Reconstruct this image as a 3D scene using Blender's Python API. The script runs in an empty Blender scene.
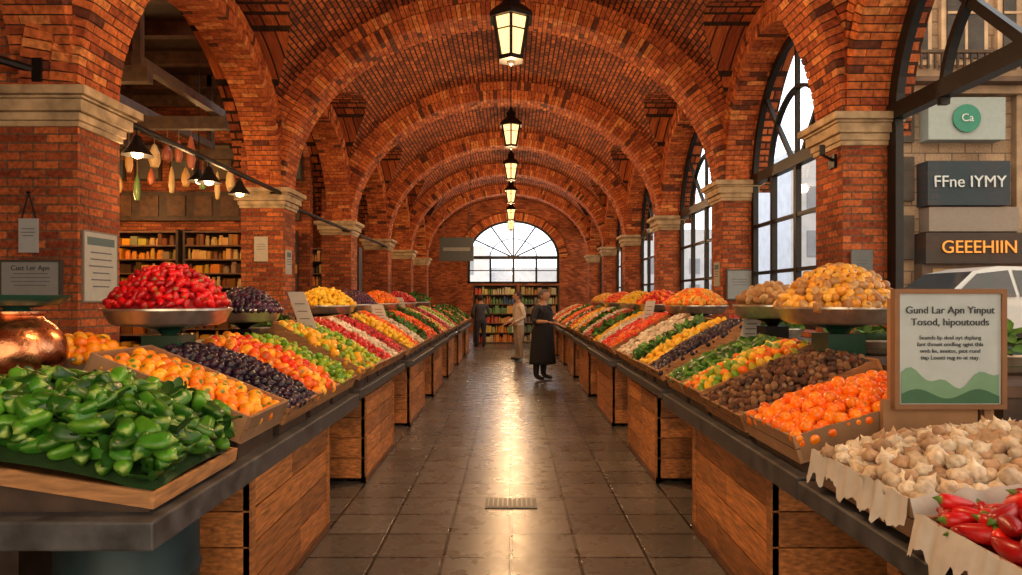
import bpy, bmesh, math, random
import numpy as np
from mathutils import Vector, Matrix
random.seed(7)
rng = np.random.default_rng(7)
PI = math.pi
scene = bpy.context.scene
COL = scene.collection

# ------------------------------------------------------------------ materials
def _base(name):
    m = bpy.data.materials.new(name); m.use_nodes = True
    nt = m.node_tree
    return m, nt, nt.nodes['Principled BSDF']

def surf(name, color=(1, 1, 1), rough=0.6, metal=0.0, nscale=8.0, namt=0.15, bump=0.0, usecol=True,
         emis=None, estr=0.0, stretch=None, rvar=0.0, spec=0.5):
    m, nt, b = _base(name)
    N, L = nt.nodes, nt.links
    tc = N.new('ShaderNodeTexCoord')
    mp = N.new('ShaderNodeMapping')
    if stretch: mp.inputs['Scale'].default_value = stretch
    L.new(tc.outputs['Object'], mp.inputs['Vector'])
    no = N.new('ShaderNodeTexNoise'); no.inputs['Scale'].default_value = nscale
    no.inputs['Detail'].default_value = 4
    L.new(mp.outputs['Vector'], no.inputs['Vector'])
    mr = N.new('ShaderNodeMapRange')
    mr.inputs['From Min'].default_value = 0.3; mr.inputs['From Max'].default_value = 0.7
    mr.inputs['To Min'].default_value = 1 - namt; mr.inputs['To Max'].default_value = 1 + namt
    L.new(no.outputs['Fac'], mr.inputs['Value'])
    vs = N.new('ShaderNodeVectorMath'); vs.operation = 'SCALE'
    L.new(mr.outputs['Result'], vs.inputs['Scale'])
    if usecol:
        at = N.new('ShaderNodeAttribute'); at.attribute_name = 'Col'
        vm = N.new('ShaderNodeVectorMath'); vm.operation = 'MULTIPLY'
        vm.inputs[1].default_value = color
        L.new(at.outputs['Color'], vm.inputs[0])
        L.new(vm.outputs[0], vs.inputs[0])
    else:
        vs.inputs[0].default_value = color
    L.new(vs.outputs[0], b.inputs['Base Color'])
    b.inputs['Roughness'].default_value = rough
    b.inputs['Metallic'].default_value = metal
    b.inputs['Specular IOR Level'].default_value = spec
    if rvar:
        mr2 = N.new('ShaderNodeMapRange')
        mr2.inputs['To Min'].default_value = max(0.02, rough - rvar); mr2.inputs['To Max'].default_value = rough + rvar
        L.new(no.outputs['Fac'], mr2.inputs['Value']); L.new(mr2.outputs['Result'], b.inputs['Roughness'])
    if bump:
        bp = N.new('ShaderNodeBump'); bp.inputs['Strength'].default_value = bump; bp.inputs['Distance'].default_value = 0.01
        L.new(no.outputs['Fac'], bp.inputs['Height']); L.new(bp.outputs['Normal'], b.inputs['Normal'])
    if emis:
        b.inputs['Emission Color'].default_value = (*emis, 1); b.inputs['Emission Strength'].default_value = estr
    return m

def brickmat(name, c1, c2, mortar, bw=0.22, rh=0.075, ms=0.009, bump=0.6, offset=0.5, rough=0.85, nvar=0.35, roughvar=None, dist=0.012, spec=0.3, micro=.3):
    m, nt, b = _base(name)
    N, L = nt.nodes, nt.links
    uv = N.new('ShaderNodeUVMap'); uv.uv_map = 'UVMap'
    br = N.new('ShaderNodeTexBrick')
    br.offset = offset; br.squash = 1.0
    br.inputs['Scale'].default_value = 1.0
    br.inputs['Brick Width'].default_value = bw
    br.inputs['Row Height'].default_value = rh
    br.inputs['Mortar Size'].default_value = ms
    br.inputs['Mortar Smooth'].default_value = 0.25
    br.inputs['Color1'].default_value = (*c1, 1); br.inputs['Color2'].default_value = (*c2, 1)
    br.inputs['Mortar'].default_value = (*mortar, 1)
    L.new(uv.outputs['UV'], br.inputs['Vector'])
    n1 = N.new('ShaderNodeTexNoise'); n1.inputs['Scale'].default_value = 1.3; n1.inputs['Detail'].default_value = 6
    n2 = N.new('ShaderNodeTexNoise'); n2.inputs['Scale'].default_value = 28; n2.inputs['Detail'].default_value = 5
    L.new(uv.outputs['UV'], n1.inputs['Vector']); L.new(uv.outputs['UV'], n2.inputs['Vector'])
    ad = N.new('ShaderNodeMath'); ad.operation = 'ADD'
    L.new(n1.outputs['Fac'], ad.inputs[0]); L.new(n2.outputs['Fac'], ad.inputs[1])
    mr = N.new('ShaderNodeMapRange')
    mr.inputs['From Min'].default_value = 0.7; mr.inputs['From Max'].default_value = 1.3
    mr.inputs['To Min'].default_value = 1 - nvar; mr.inputs['To Max'].default_value = 1 + nvar
    L.new(ad.outputs[0], mr.inputs['Value'])
    vs = N.new('ShaderNodeVectorMath'); vs.operation = 'SCALE'
    L.new(br.outputs['Color'], vs.inputs[0]); L.new(mr.outputs['Result'], vs.inputs['Scale'])
    L.new(vs.outputs[0], b.inputs['Base Color'])
    b.inputs['Roughness'].default_value = rough
    b.inputs['Specular IOR Level'].default_value = spec
    if roughvar:
        m2 = N.new('ShaderNodeMapRange'); m2.inputs['From Min'].default_value = 0.3; m2.inputs['From Max'].default_value = 0.7
        m2.inputs['To Min'].default_value = roughvar[0]; m2.inputs['To Max'].default_value = roughvar[1]
        n3 = N.new('ShaderNodeTexNoise'); n3.inputs['Scale'].default_value = 6; n3.inputs['Detail'].default_value = 6
        L.new(uv.outputs['UV'], n3.inputs['Vector'])
        L.new(n3.outputs['Fac'], m2.inputs['Value']); L.new(m2.outputs['Result'], b.inputs['Roughness'])
    sub = N.new('ShaderNodeMath'); sub.operation = 'MULTIPLY_ADD'
    sub.inputs[1].default_value = -1.0
    sc = N.new('ShaderNodeMath'); sc.operation = 'MULTIPLY'; sc.inputs[1].default_value = micro
    L.new(n2.outputs['Fac'], sc.inputs[0])
    L.new(br.outputs['Fac'], sub.inputs[0]); L.new(sc.outputs[0], sub.inputs[2])
    bp = N.new('ShaderNodeBump'); bp.inputs['Strength'].default_value = bump; bp.inputs['Distance'].default_value = dist
    L.new(sub.outputs[0], bp.inputs['Height']); L.new(bp.outputs['Normal'], b.inputs['Normal'])
    return m

def emit(name, c, s):
    m = bpy.data.materials.new(name); m.use_nodes = True
    nt = m.node_tree; nt.nodes.clear()
    e = nt.nodes.new('ShaderNodeEmission'); e.inputs[0].default_value = (*c, 1); e.inputs[1].default_value = s
    o = nt.nodes.new('ShaderNodeOutputMaterial'); nt.links.new(e.outputs[0], o.inputs[0])
    return m

def glassmat(name, tint=(0.95, 0.97, 0.98), refl=0.06):
    m = bpy.data.materials.new(name); m.use_nodes = True
    nt = m.node_tree; nt.nodes.clear()
    t = nt.nodes.new('ShaderNodeBsdfTransparent'); t.inputs[0].default_value = (*tint, 1)
    g = nt.nodes.new('ShaderNodeBsdfGlossy'); g.inputs['Roughness'].default_value = 0.03
    mx = nt.nodes.new('ShaderNodeMixShader'); mx.inputs[0].default_value = refl
    o = nt.nodes.new('ShaderNodeOutputMaterial')
    nt.links.new(t.outputs[0], mx.inputs[1]); nt.links.new(g.outputs[0], mx.inputs[2]); nt.links.new(mx.outputs[0], o.inputs[0])
    return m

M_BRICK = brickmat('brick_wall', (0.54, 0.145, 0.042), (0.21, 0.042, 0.018), (0.15, 0.085, 0.05), nvar=.6, bump=.8)
M_VAULT = brickmat('brick_vault', (0.50, 0.13, 0.034), (0.18, 0.038, 0.015), (0.028, 0.013, 0.008), bw=0.20, rh=0.085, ms=0.014, bump=1.0, dist=0.03, nvar=.6)
M_VOUS = surf('brick_voussoir', (1, 1, 1), 0.85, nscale=18, namt=0.45, bump=0.7, spec=0.3)
M_MORTAR = surf('mortar', (0.06, 0.03, 0.02), 0.95, nscale=20)
M_STONE = surf('capital_stone', (0.46, 0.34, 0.20), 0.8, nscale=6, namt=0.4, bump=0.4)
M_FLOOR = brickmat('floor_tiles', (0.150, 0.135, 0.118), (0.090, 0.082, 0.073), (0.016, 0.014, 0.012), bw=0.42, rh=0.42, ms=0.012, offset=0.0,
                   rough=0.3, nvar=0.3, roughvar=(0.24, 0.33), bump=0.4, dist=0.004, spec=0.5, micro=.12)
M_FBLOCK = brickmat('facade_blocks', (0.34, 0.23, 0.145), (0.25, 0.165, 0.10), (0.12, 0.085, 0.06), bw=0.55, rh=0.27, ms=0.014, bump=.6)
M_WOOD = surf('stained_wood', (0.46, 0.175, 0.05), 0.5, nscale=7, namt=0.5, bump=0.25, stretch=(3, 1, 9))
M_CRATE = surf('crate_wood', (0.38, 0.18, 0.065), 0.7, nscale=9, namt=0.35, bump=0.2, stretch=(1, 1, 6))
M_CARD = surf('cardboard', (0.36, 0.20, 0.10), 0.85, nscale=5, namt=0.2)
M_DARKW = surf('dark_wood', (0.055, 0.032, 0.02), 0.6, nscale=8, namt=0.4, bump=0.2)
M_SLAB = surf('slate_counter', (0.060, 0.058, 0.058), 0.42, nscale=9, namt=0.5, bump=0.35, rvar=0.15)
M_IRON = surf('black_iron', (0.018, 0.016, 0.015), 0.45, metal=0.6, nscale=15)
M_STEEL = surf('brushed_steel', (0.66, 0.60, 0.50), 0.34, metal=0.85, nscale=15, namt=0.2, rvar=0.1)
M_COPPER = surf('hammered_copper', (0.68, 0.27, 0.12), 0.27, metal=1.0, nscale=18, namt=0.2, bump=0.5, rvar=0.1)
M_GREENP = surf('green_enamel', (0.02, 0.08, 0.05), 0.3, nscale=6)
M_TEAL = surf('teal_drum_paint', (0.02, 0.045, 0.05), 0.5, metal=0.2, nscale=4, namt=0.4)
M_PAPER = surf('paper_white', (0.60, 0.56, 0.50), 0.8, nscale=14, namt=0.12, bump=0.4)
M_PRINT = surf('printed_paper', (1, 1, 1), 0.75, nscale=14, namt=0.06)
M_FRUIT = surf('produce_skin', (1, 1, 1), 0.33, nscale=26, namt=0.2, spec=0.5)
M_MATTE = surf('produce_matte', (1, 1, 1), 0.7, nscale=30, namt=0.25, bump=0.3)
M_GOODS = surf('packaged_goods', (1, 1, 1), 0.35, nscale=10, namt=0.1)
M_FACADE = surf('facade_stone', (0.36, 0.26, 0.17), 0.85, nscale=3, namt=0.3, bump=0.3)
M_BLOCK = surf('hazy_stone', (0.42, 0.45, 0.50), 0.9, nscale=2, namt=0.1)  # distance haze put into the pale bluish colour
M_STREET = surf('asphalt', (0.16, 0.155, 0.15), 0.85, nscale=5, namt=0.2)
M_CARP = surf('car_paint_white', (0.45, 0.45, 0.45), 0.25, nscale=2, namt=0.03)
M_DGLASS = surf('dark_glass', (0.03, 0.035, 0.04), 0.08, nscale=2, namt=0.05)
M_GLASS = glassmat('window_glass')
M_LAMP = emit('lamp_glow', (1.0, 0.56, 0.20), 2.8)
M_BULB = emit('bulb_glow', (1.0, 0.62, 0.26), 20.0)
M_TXTD = surf('text_dark', (0.03, 0.04, 0.05), 0.7, usecol=False)
M_TXTW = surf('text_white', (0.5, 0.53, 0.53), 0.7, usecol=False)
M_TXTY = surf('text_yellow', (0.7, 0.25, 0.03), 0.6, usecol=False, emis=(1, 0.36, 0.05), estr=0.4)
M_SKIN = surf('skin', (1, 1, 1), 0.55, nscale=10, namt=0.05)
M_CLOTH = surf('cloth', (1, 1, 1), 0.85, nscale=18, namt=0.15, bump=0.3)

# ------------------------------------------------------------------ mesh builder
class MB:
    def __init__(s): s.V = []; s.F = []; s.U = []; s.C = []; s.M = []
    def face(s, pts, uv=None, col=(1, 1, 1), mi=0):
        n = len(s.V); s.V.extend([tuple(p) for p in pts]); s.F.append(list(range(n, n + len(pts))))
        s.U.append(uv if uv else [(0, 0)] * len(pts)); s.C.append(col); s.M.append(mi)
    def hexa(s, P, col=(1, 1, 1), mi=0, uvs=None):
        for k, f in enumerate(((0, 3, 2, 1), (4, 5, 6, 7), (0, 1, 5, 4), (1, 2, 6, 5), (2, 3, 7, 6), (3, 0, 4, 7))):
            s.face([P[i] for i in f], [uvs[k][j] for j in range(4)] if uvs else None, col, mi)
    def box(s, x0, x1, y0, y1, z0, z1, col=(1, 1, 1), mi=0, T=None):
        P = [(x0, y0, z0), (x1, y0, z0), (x1, y1, z0), (x0, y1, z0), (x0, y0, z1), (x1, y0, z1), (x1, y1, z1), (x0, y1, z1)]
        ax = ['xy', 'xy', 'xz', 'yz', 'xz', 'yz']; d = {'x': 0, 'y': 1, 'z': 2}
        for k, f in enumerate(((0, 3, 2, 1), (4, 5, 6, 7), (0, 1, 5, 4), (1, 2, 6, 5), (2, 3, 7, 6), (3, 0, 4, 7))):
            uv = [(P[i][d[ax[k][0]]], P[i][d[ax[k][1]]]) for i in f]
            pts = [P[i] for i in f]
            if T: pts = [T(p) for p in pts]
            s.face(pts, uv, col, mi)
    def lathe(s, prof, c=(0, 0, 0), seg=24, col=(1, 1, 1), mi=0, sx=1, sy=1, rot=0):
        for i in range(len(prof) - 1):
            (r0, z0), (r1, z1) = prof[i], prof[i + 1]
            for k in range(seg):
                a0 = rot + 2 * PI * k / seg; a1 = rot + 2 * PI * (k + 1) / seg
                p = [(c[0] + r0 * math.cos(a0) * sx, c[1] + r0 * math.sin(a0) * sy, c[2] + z0),
                     (c[0] + r0 * math.cos(a1) * sx, c[1] + r0 * math.sin(a1) * sy, c[2] + z0),
                     (c[0] + r1 * math.cos(a1) * sx, c[1] + r1 * math.sin(a1) * sy, c[2] + z1),
                     (c[0] + r1 * math.cos(a0) * sx, c[1] + r1 * math.sin(a0) * sy, c[2] + z1)]
                if r0 < 1e-6: p = [p[0], p[2], p[3]]
                elif r1 < 1e-6: p = p[:3]
                s.face(p, None, col, mi)
    def tube(s, p0, p1, r, seg=8, col=(1, 1, 1), mi=0, r1=None):
        p0 = Vector(p0); p1 = Vector(p1); d = (p1 - p0).normalized()
        a = d.orthogonal().normalized(); b = d.cross(a)
        r1 = r if r1 is None else r1
        A = [p0 + (a * math.cos(2 * PI * k / seg) + b * math.sin(2 * PI * k / seg)) * r for k in range(seg)]
        B = [p1 + (a * math.cos(2 * PI * k / seg) + b * math.sin(2 * PI * k / seg)) * r1 for k in range(seg)]
        for k in range(seg):
            j = (k + 1) % seg; s.face([A[k], A[j], B[j], B[k]], None, col, mi)
        s.face(A[::-1], None, col, mi); s.face(B, None, col, mi)
    def build(s, name, mats, parent=None, smooth=False, bevel=0, merge=False):
        me = bpy.data.meshes.new(name)
        me.from_pydata(s.V, [], s.F)
        uvl = me.uv_layers.new(name='UVMap')
        uvl.data.foreach_set('uv', [x for f in s.U for uv in f for x in uv])
        ca = me.color_attributes.new('Col', 'FLOAT_COLOR', 'CORNER')
        arr = []
        for f, c in zip(s.F, s.C): arr.extend([c[0], c[1], c[2], 1.0] * len(f))
        ca.data.foreach_set('color', arr)
        me.polygons.foreach_set('material_index', s.M)
        for m in (mats if isinstance(mats, (list, tuple)) else [mats]): me.materials.append(m)
        if smooth or merge:
            bm = bmesh.new(); bm.from_mesh(me); bmesh.ops.remove_doubles(bm, verts=bm.verts, dist=1e-5); bm.to_mesh(me); bm.free()
            if smooth:
                me.polygons.foreach_set('use_smooth', [True] * len(me.polygons))
        ob = bpy.data.objects.new(name, me); COL.objects.link(ob)
        if smooth:
            try: me.set_sharp_from_angle(angle=math.radians(40))
            except Exception: pass
        if bevel:
            if not merge and not smooth:
                bm = bmesh.new(); bm.from_mesh(me); bmesh.ops.remove_doubles(bm, verts=bm.verts, dist=1e-5); bm.to_mesh(me); bm.free()
            bv = ob.modifiers.new('Bevel', 'BEVEL'); bv.width = bevel; bv.segments = 2
        if parent: par(ob, parent)
        return ob

def empty(name, loc=(0, 0, 0)):
    e = bpy.data.objects.new(name, None); e.empty_display_size = 0.1; e.location = loc; COL.objects.link(e); return e
def par(ob, p):
    ob.parent = p; ob.matrix_parent_inverse = Matrix.Translation(p.location).inverted()

def text(name, body, size, loc, rot, mat, parent=None, align='CENTER', ext=0.001):
    cu = bpy.data.curves.new(name, 'FONT'); cu.body = body; cu.size = size; cu.align_x = align; cu.align_y = 'CENTER'; cu.extrude = ext
    cu.materials.append(mat)
    ob = bpy.data.objects.new(name, cu); ob.location = loc; ob.rotation_euler = rot; COL.objects.link(ob)
    if parent: par(ob, parent)
    return ob

def light(name, kind, loc, power, color=(1, 0.75, 0.48), size=0.1, rot=None, parent=None):
    ld = bpy.data.lights.new(name, kind); ld.energy = power; ld.color = color
    if kind == 'AREA': ld.size = size
    else: ld.shadow_soft_size = size
    ob = bpy.data.objects.new(name, ld); ob.location = loc
    if rot: ob.rotation_euler = rot
    COL.objects.link(ob)
    if parent: par(ob, parent)
    return ob

# ------------------------------------------------------------------ hall parameters
CX = -0.13; HW = 3.56
ZS = 3.36
RIBB = 2.84
AM, BM = 4.0, 3.24
PD = 0.62
XL, XR = CX - HW, CX + HW
LY = [-3.7, 1.2, 6.1, 11.32, 16.0, 20.7, 25.4, 30.1, 34.8]
RY = [-1.6, 2.6, 7.34, 11.32, 16.0, 20.7, 25.4, 30.1, 34.8]
YB = -1.5; YE = 34.2
BS = 1.93

def side_z(y, cs):
    for a, b in zip(cs[:-1], cs[1:]):
        if a <= y <= b:
            h = (b - a) / 2; c = (a + b) / 2
            return (BS + 0.36) * math.sqrt(max(0, 1 - ((y - c) / h) ** 2))
    return 0
mb = MB()
ys = sorted(set([round(v, 4) for v in np.arange(YB, YE + 0.01, 0.12)] + [c for c in LY + RY if YB < c < YE] + [c + d for c in LY + RY for d in (-0.03, 0.03, -.01, .01) if YB < c + d < YE]))
NT = 56
def vcol(y):
    tl = math.asin(side_z(y, LY) / BM); tr = math.asin(side_z(y, RY) / BM)
    out = []
    for k in range(NT + 1):
        t = tr + (PI - tl - tr) * k / NT
        out.append(((CX + AM * math.cos(t), y, ZS + BM * math.sin(t)), (y, t * 3.6)))
    return out
prev = vcol(ys[0]); py = ys[0]
XO = 4.45
for y in ys[1:]:
    cur = vcol(y)
    for k in range(NT):
        a, b, c, d = prev[k], cur[k], cur[k + 1], prev[k + 1]
        mb.face([a[0], b[0], c[0], d[0]], [a[1], b[1], c[1], d[1]])
    for sgn, i in ((1, 0), (-1, NT)):
        a = prev[i][0]; b = cur[i][0]
        xo = CX + sgn * XO
        mb.face([a, b, (xo, y, b[2]), (xo, py, a[2])], [(a[0], a[2] + py * .6), (b[0], b[2] + y * .6), (xo, b[2] + y * .6), (xo, a[2] + py * .6)])
    prev = cur; py = y
mb.build('ceiling', M_VAULT, merge=True, smooth=False)

# ---- arches
def bcol():
    t = random.random()
    c = np.array([0.58, 0.16, 0.042]) * (1 - t) + np.array([0.29, 0.062, 0.022]) * t
    if random.random() < 0.10: c = np.array([0.62, 0.23, 0.07])
    if random.random() < 0.07: c = np.array([0.12, 0.035, 0.018])
    return tuple(c)
def arch(name, a, b, P, thick, d0, d1, rings=2, splits=3):
    mb = MB(); N = 600
    ts = np.linspace(0, PI, N)
    X = a * np.cos(ts); Z = b * np.sin(ts)
    L = np.concatenate([[0], np.cumsum(np.hypot(np.diff(X), np.diff(Z)))])
    def at(l):
        t = np.interp(l, L, ts)
        n = np.array([math.cos(t) / a, math.sin(t) / b]); n /= np.linalg.norm(n)
        return np.array([a * math.cos(t), b * math.sin(t)]), n
    K = 60
    for k in range(K):
        (p0, n0), (p1, n1) = at(L[-1] * k / K), at(L[-1] * (k + 1) / K)
        i0, i1 = p0 + n0 * 0.014, p1 + n1 * 0.014; o0, o1 = p0 + n0 * thick, p1 + n1 * thick
        e0, e1 = d0 + 0.014, d1 - 0.014
        mb.hexa([P(*i0, e0), P(*i1, e0), P(*i1, e1), P(*i0, e1), P(*o0, e0), P(*o1, e0), P(*o1, e1), P(*o0, e1)], (1, 1, 1), 1)
    rt = thick / rings
    for r in range(rings):
        n = int(L[-1] * (1 + (r * rt) / a) / 0.078)
        sp = splits if r == 0 else 1
        st = 0.022 * (r == 1)
        for k in range(n):
            l0 = L[-1] * (k + 0.08) / n; l1 = L[-1] * (k + 0.92) / n
            (p0, n0), (p1, n1) = at(l0), at(l1)
            lo = r * rt + 0.004; hi = (r + 1) * rt - 0.006
            cuts = [d0 - st + (d1 - d0 + 2 * st) * j / sp for j in range(sp + 1)]
            if sp > 1 and k % 2:
                cuts = [d0] + [d0 + (d1 - d0) * (j + .5) / sp for j in range(sp)] + [d1]
            for j in range(len(cuts) - 1):
                q0 = cuts[j] + (0.005 if j else -random.random() * .006); q1 = cuts[j + 1] - (0.005 if j < len(cuts) - 2 else 0)
                jl = lo + (random.random() - .5) * .006 if r == 0 else lo
                a0, a1, c0, c1 = p0 + n0 * jl, p1 + n1 * jl, p0 + n0 * hi, p1 + n1 * hi
                mb.hexa([P(*a0, q0), P(*a1, q0), P(*a1, q1), P(*a0, q1), P(*c0, q0), P(*c1, q0), P(*c1, q1), P(*c0, q1)], bcol(), 0)
    return mb.build(name, [M_VOUS, M_MORTAR])

ribs = [(6.1, 7.34)] + [(c, c) for c in (11.32, 16.0, 20.7, 25.4, 30.1)]
for (yl, yr) in ribs:
    def P(u, w, d, yl=yl, yr=yr):
        yc = yl + (yr - yl) * (u + HW) / (2 * HW)
        return (CX + u, yc + d, ZS + w)
    arch('brick_rib_arch', HW, RIBB, P, 0.44, -PD / 2, PD / 2)
for sgn, cs in ((-1, LY), (1, RY)):
    for a, b in zip(cs[:-1], cs[1:]):
        if b < 3: continue
        c = (a + b) / 2; h = (b - a) / 2 - PD / 2
        xi = CX + sgn * (HW + 0.04)
        def P(u, w, d, c=c, xi=xi, sgn=sgn): return (xi + sgn * d, c + u, ZS + w)
        arch('brick_side_arch', h, BS, P, 0.34, 0.0, 0.52, rings=1 if c > 19 else 2, splits=2)

def pillar(side, yc, w):
    s = 1 if side == 'r' else -1
    xi = CX + s * HW; xo = xi + s * w
    top = 3.50 if side == 'r' else 3.38
    x0, x1 = min(xi, xo), max(xi, xo)
    e = empty('brick_pillar', ((x0 + x1) / 2, yc, 0))
    mb = MB()
    y0, y1 = yc - PD / 2, yc + PD / 2
    mb.box(x0, x1, y0, y1, 0, top - 0.31)
    mb.box(x0 + (0.02 if s > 0 else 0), x1 - (0 if s > 0 else .02), y0 + .0, y1 - .0, top - 0.02, top + 0.75)
    mb.box(x0 - .04, x1 + .04, y0 - .04, y1 + .04, 0, 0.28)
    mb.build('shaft', M_BRICK, e)
    mb = MB()
    for (a, b, o) in ((-.32, -.27, .025), (-.27, -.20, .045), (-.20, -.10, .085), (-.10, -.075, .11), (-.075, 0.0, .15)):
        mb.box(x0 - o, x1 + o, y0 - o, y1 + o, top + a, top + b)
    mb.build('capital', M_STONE, e, bevel=0.008)
for y in LY[1:-1]: pillar('l', y, 0.95 if y == 6.1 else 0.68)
for y in RY[1:-1]: pillar('r', y, 0.48)

mb = MB(); mb.box(-10, CX + XO, YB - 2, YE + 0.3, -0.12, 0.0); mb.build('floor', M_FLOOR)
e = empty('floor_drain', (0.0, 5.3, 0))
mb = MB(); mb.box(-.2, .2, 5.17, 5.43, 0.0005, .006)
mb.build('frame', M_IRON, e)
mb = MB()
for k in range(10): mb.box(-.18 + k * .037, -.17 + k * .037, 5.19, 5.41, .006, .012, (.2, .2, .2))
mb.build('grate', M_STEEL, e)

def strip_arch_wall(mb, P, y0, y1, b, zs, ztop, d0, d1):
    c = (y0 + y1) / 2; a = (y1 - y0) / 2; K = 40
    for k in range(K):
        t0 = PI * k / K; t1 = PI * (k + 1) / K
        u0, w0, u1, w1 = c + a * math.cos(t0), zs + b * math.sin(t0), c + a * math.cos(t1), zs + b * math.sin(t1)
        Pq = [P(u0, w0, d0), P(u1, w1, d0), P(u1, w1, d1), P(u0, w0, d1), P(u0, ztop, d0), P(u1, ztop, d0), P(u1, ztop, d1), P(u0, ztop, d1)]
        uvs = []
        for f in ((0, 3, 2, 1), (4, 5, 6, 7), (0, 1, 5, 4), (1, 2, 6, 5), (2, 3, 7, 6), (3, 0, 4, 7)):
            uvs.append([(Pq[i][0] + Pq[i][1], Pq[i][2]) for i in f])
        mb.hexa(Pq, uvs=uvs)

def arched_window(name, P, y0, y1, zb, zs, b, mull, ztr, fan=4, fw=0.07, hbars=(), inner=.52):
    e = empty(name, P((y0 + y1) / 2, zb, 0))
    mb = MB(); c = (y0 + y1) / 2; a = (y1 - y0) / 2
    def bar(u0, u1, w0, w1, dd=0.04):
        mb.hexa([P(u0, w0, -dd), P(u1, w0, -dd), P(u1, w0, dd), P(u0, w0, dd), P(u0, w1, -dd), P(u1, w1, -dd), P(u1, w1, dd), P(u0, w1, dd)])
    bar(y0, y0 + fw * 1.3, zb, zs); bar(y1 - fw * 1.3, y1, zb, zs); bar(y0, y1, zb, zb + fw)
    bar(y0, y1, ztr - .08, ztr + .08, .06)
    for m in mull: bar(m - fw / 2, m + fw / 2, zb, ztr)
    for h in hbars: bar(y0, y1, h - .025, h + .025, .03)
    def arc(f0, f1, dd=.04):
        K = 36
        for k in range(K):
            t0 = PI * k / K; t1 = PI * (k + 1) / K
            q = lambda t, f: (c + (a * f) * math.cos(t), zs + (b * f) * math.sin(t))
            A, B, C2, D = q(t0, f0), q(t1, f0), q(t1, f1), q(t0, f1)
            mb.hexa([P(*A, -dd), P(*B, -dd), P(*B, dd), P(*A, dd), P(*D, -dd), P(*C2, -dd), P(*C2, dd), P(*D, dd)])
    arc(1 - fw / a * 1.2, 1.0); arc(inner - fw / a * .5, inner)
    for k in range(1, fan):
        t = PI * k / fan
        dirv = (a * math.cos(t), b * math.sin(t)); n = Vector((-dirv[1], dirv[0])).normalized() * fw * .35
        A = (c, zs); B = (c + dirv[0] * .97, zs + dirv[1] * .97)
        dd = .03
        mb.hexa([P(A[0] - n.x, A[1] - n.y, -dd), P(A[0] + n.x, A[1] + n.y, -dd), P(A[0] + n.x, A[1] + n.y, dd), P(A[0] - n.x, A[1] - n.y, dd),
                 P(B[0] - n.x, B[1] - n.y, -dd), P(B[0] + n.x, B[1] + n.y, -dd), P(B[0] + n.x, B[1] + n.y, dd), P(B[0] - n.x, B[1] - n.y, dd)])
    mb.build('frame', M_IRON, e)
    mb = MB()
    pts = [P(y0, zb, 0), P(y1, zb, 0)] + [P(c + a * math.cos(PI * k / 30), zs + b * math.sin(PI * k / 30), 0) for k in range(31)]
    mb.face(pts); mb.build('glass', M_GLASS, e)
    return e

wr = MB(); wi = 1
xw = CX + HW + 0.50
for a, b in zip(RY[:-1], RY[1:]):
    y0, y1 = a + PD / 2, b - PD / 2
    if y1 < YB: continue
    wr.box(CX + HW + .1, CX + HW + .54, y0, y1, 0, 1.15)
    wr.box(CX + HW + .05, CX + HW + .58, y0, y1, 1.15, 1.2)
    if y1 < 3: continue
    def P(u, w, d): return (xw + d, u, w)
    c = (y0 + y1) / 2
    near = y1 < 8
    mull = [c] if near else [y0 + (y1 - y0) * k / 4 for k in (1, 2, 3)]
    arched_window('window_%d' % wi, P, y0, y1, 1.2, ZS, BS, mull, 3.50, fan=4 if near else 4, fw=.12 if near else .08, hbars=() if near else (2.0, 2.75), inner=.6); wi += 1
wr.box(CX + HW + .5, CX + XO, YB, YE, -0.05, 0.02)
wr.build('wall_right', M_BRICK)

EX = 0.12
wb = MB()
def PE(u, w, d): return (EX + u, 34.0 + d, w)
wx = 2.3; zspr = 3.65; bb = 1.85
strip_arch_wall(wb, PE, -wx, wx, bb, zspr, 7.2, 0, .4)
wb.box(-4.9, EX - wx, 34, 34.4, 0, 7.2); wb.box(EX + wx, 4.6, 34, 34.4, 0, 7.2)
wb.box(EX - wx, EX + wx, 34, 34.4, 0, 2.35)
wb.build('wall_back', M_BRICK)
wf = MB()  # unseen wall behind the camera, added to cut the frontal daylight
strip_arch_wall(wf, lambda u, w, d: (CX + u, YB - .5 + d, w), -2.9, 2.9, 2.0, 2.9, 7.2, 0, .4)
wf.box(-10.2, CX - 2.9, YB - .5, YB - .1, 0, 7.2); wf.box(CX + 2.9, 4.6, YB - .5, YB - .1, 0, 7.2)
wf.build('light_baffle_wall', M_BRICK)
arch('brick_window_arch', wx, bb, lambda u, w, d: (EX + u, 33.9 + d, zspr + w), .4, 0, .3, rings=1, splits=1)
arched_window('window_%d' % wi, lambda u, w, d: (EX + u, 34.1 + d, w), -wx, wx, 2.35, zspr, bb, [-1.15, 0, 1.15], 3.65, fan=6, fw=.10, hbars=(3.0,))

# left shops
ls = MB()
ls.box(-10.2, -10, -2, 34.4, 0, 6.2); ls.build('wall_left', M_BRICK)
ls = MB(); ls.box(-10, CX - XO + .03, 15.4, 15.6, 0, 6.1); ls.build('wall_shop_partition', M_BRICK)
ls = MB(); ls.box(-10, CX - XO + .03, 34, 34.4, 0, 6.1); ls.build('wall_shop_back', M_BRICK)
ls = MB(); ls.box(-10.2, CX - XO + .05, -2, 34.4, 6.0, 6.15)
ls.build('ceiling_shop', M_DARKW)
cb = MB()
for y in np.arange(3, 33, 1.3): cb.box(-10, CX - XO + .03, y, y + .16, 5.78, 6.0, (2.2, 2, 1.8))
cb.build('ceiling_beams', M_DARKW)

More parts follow.
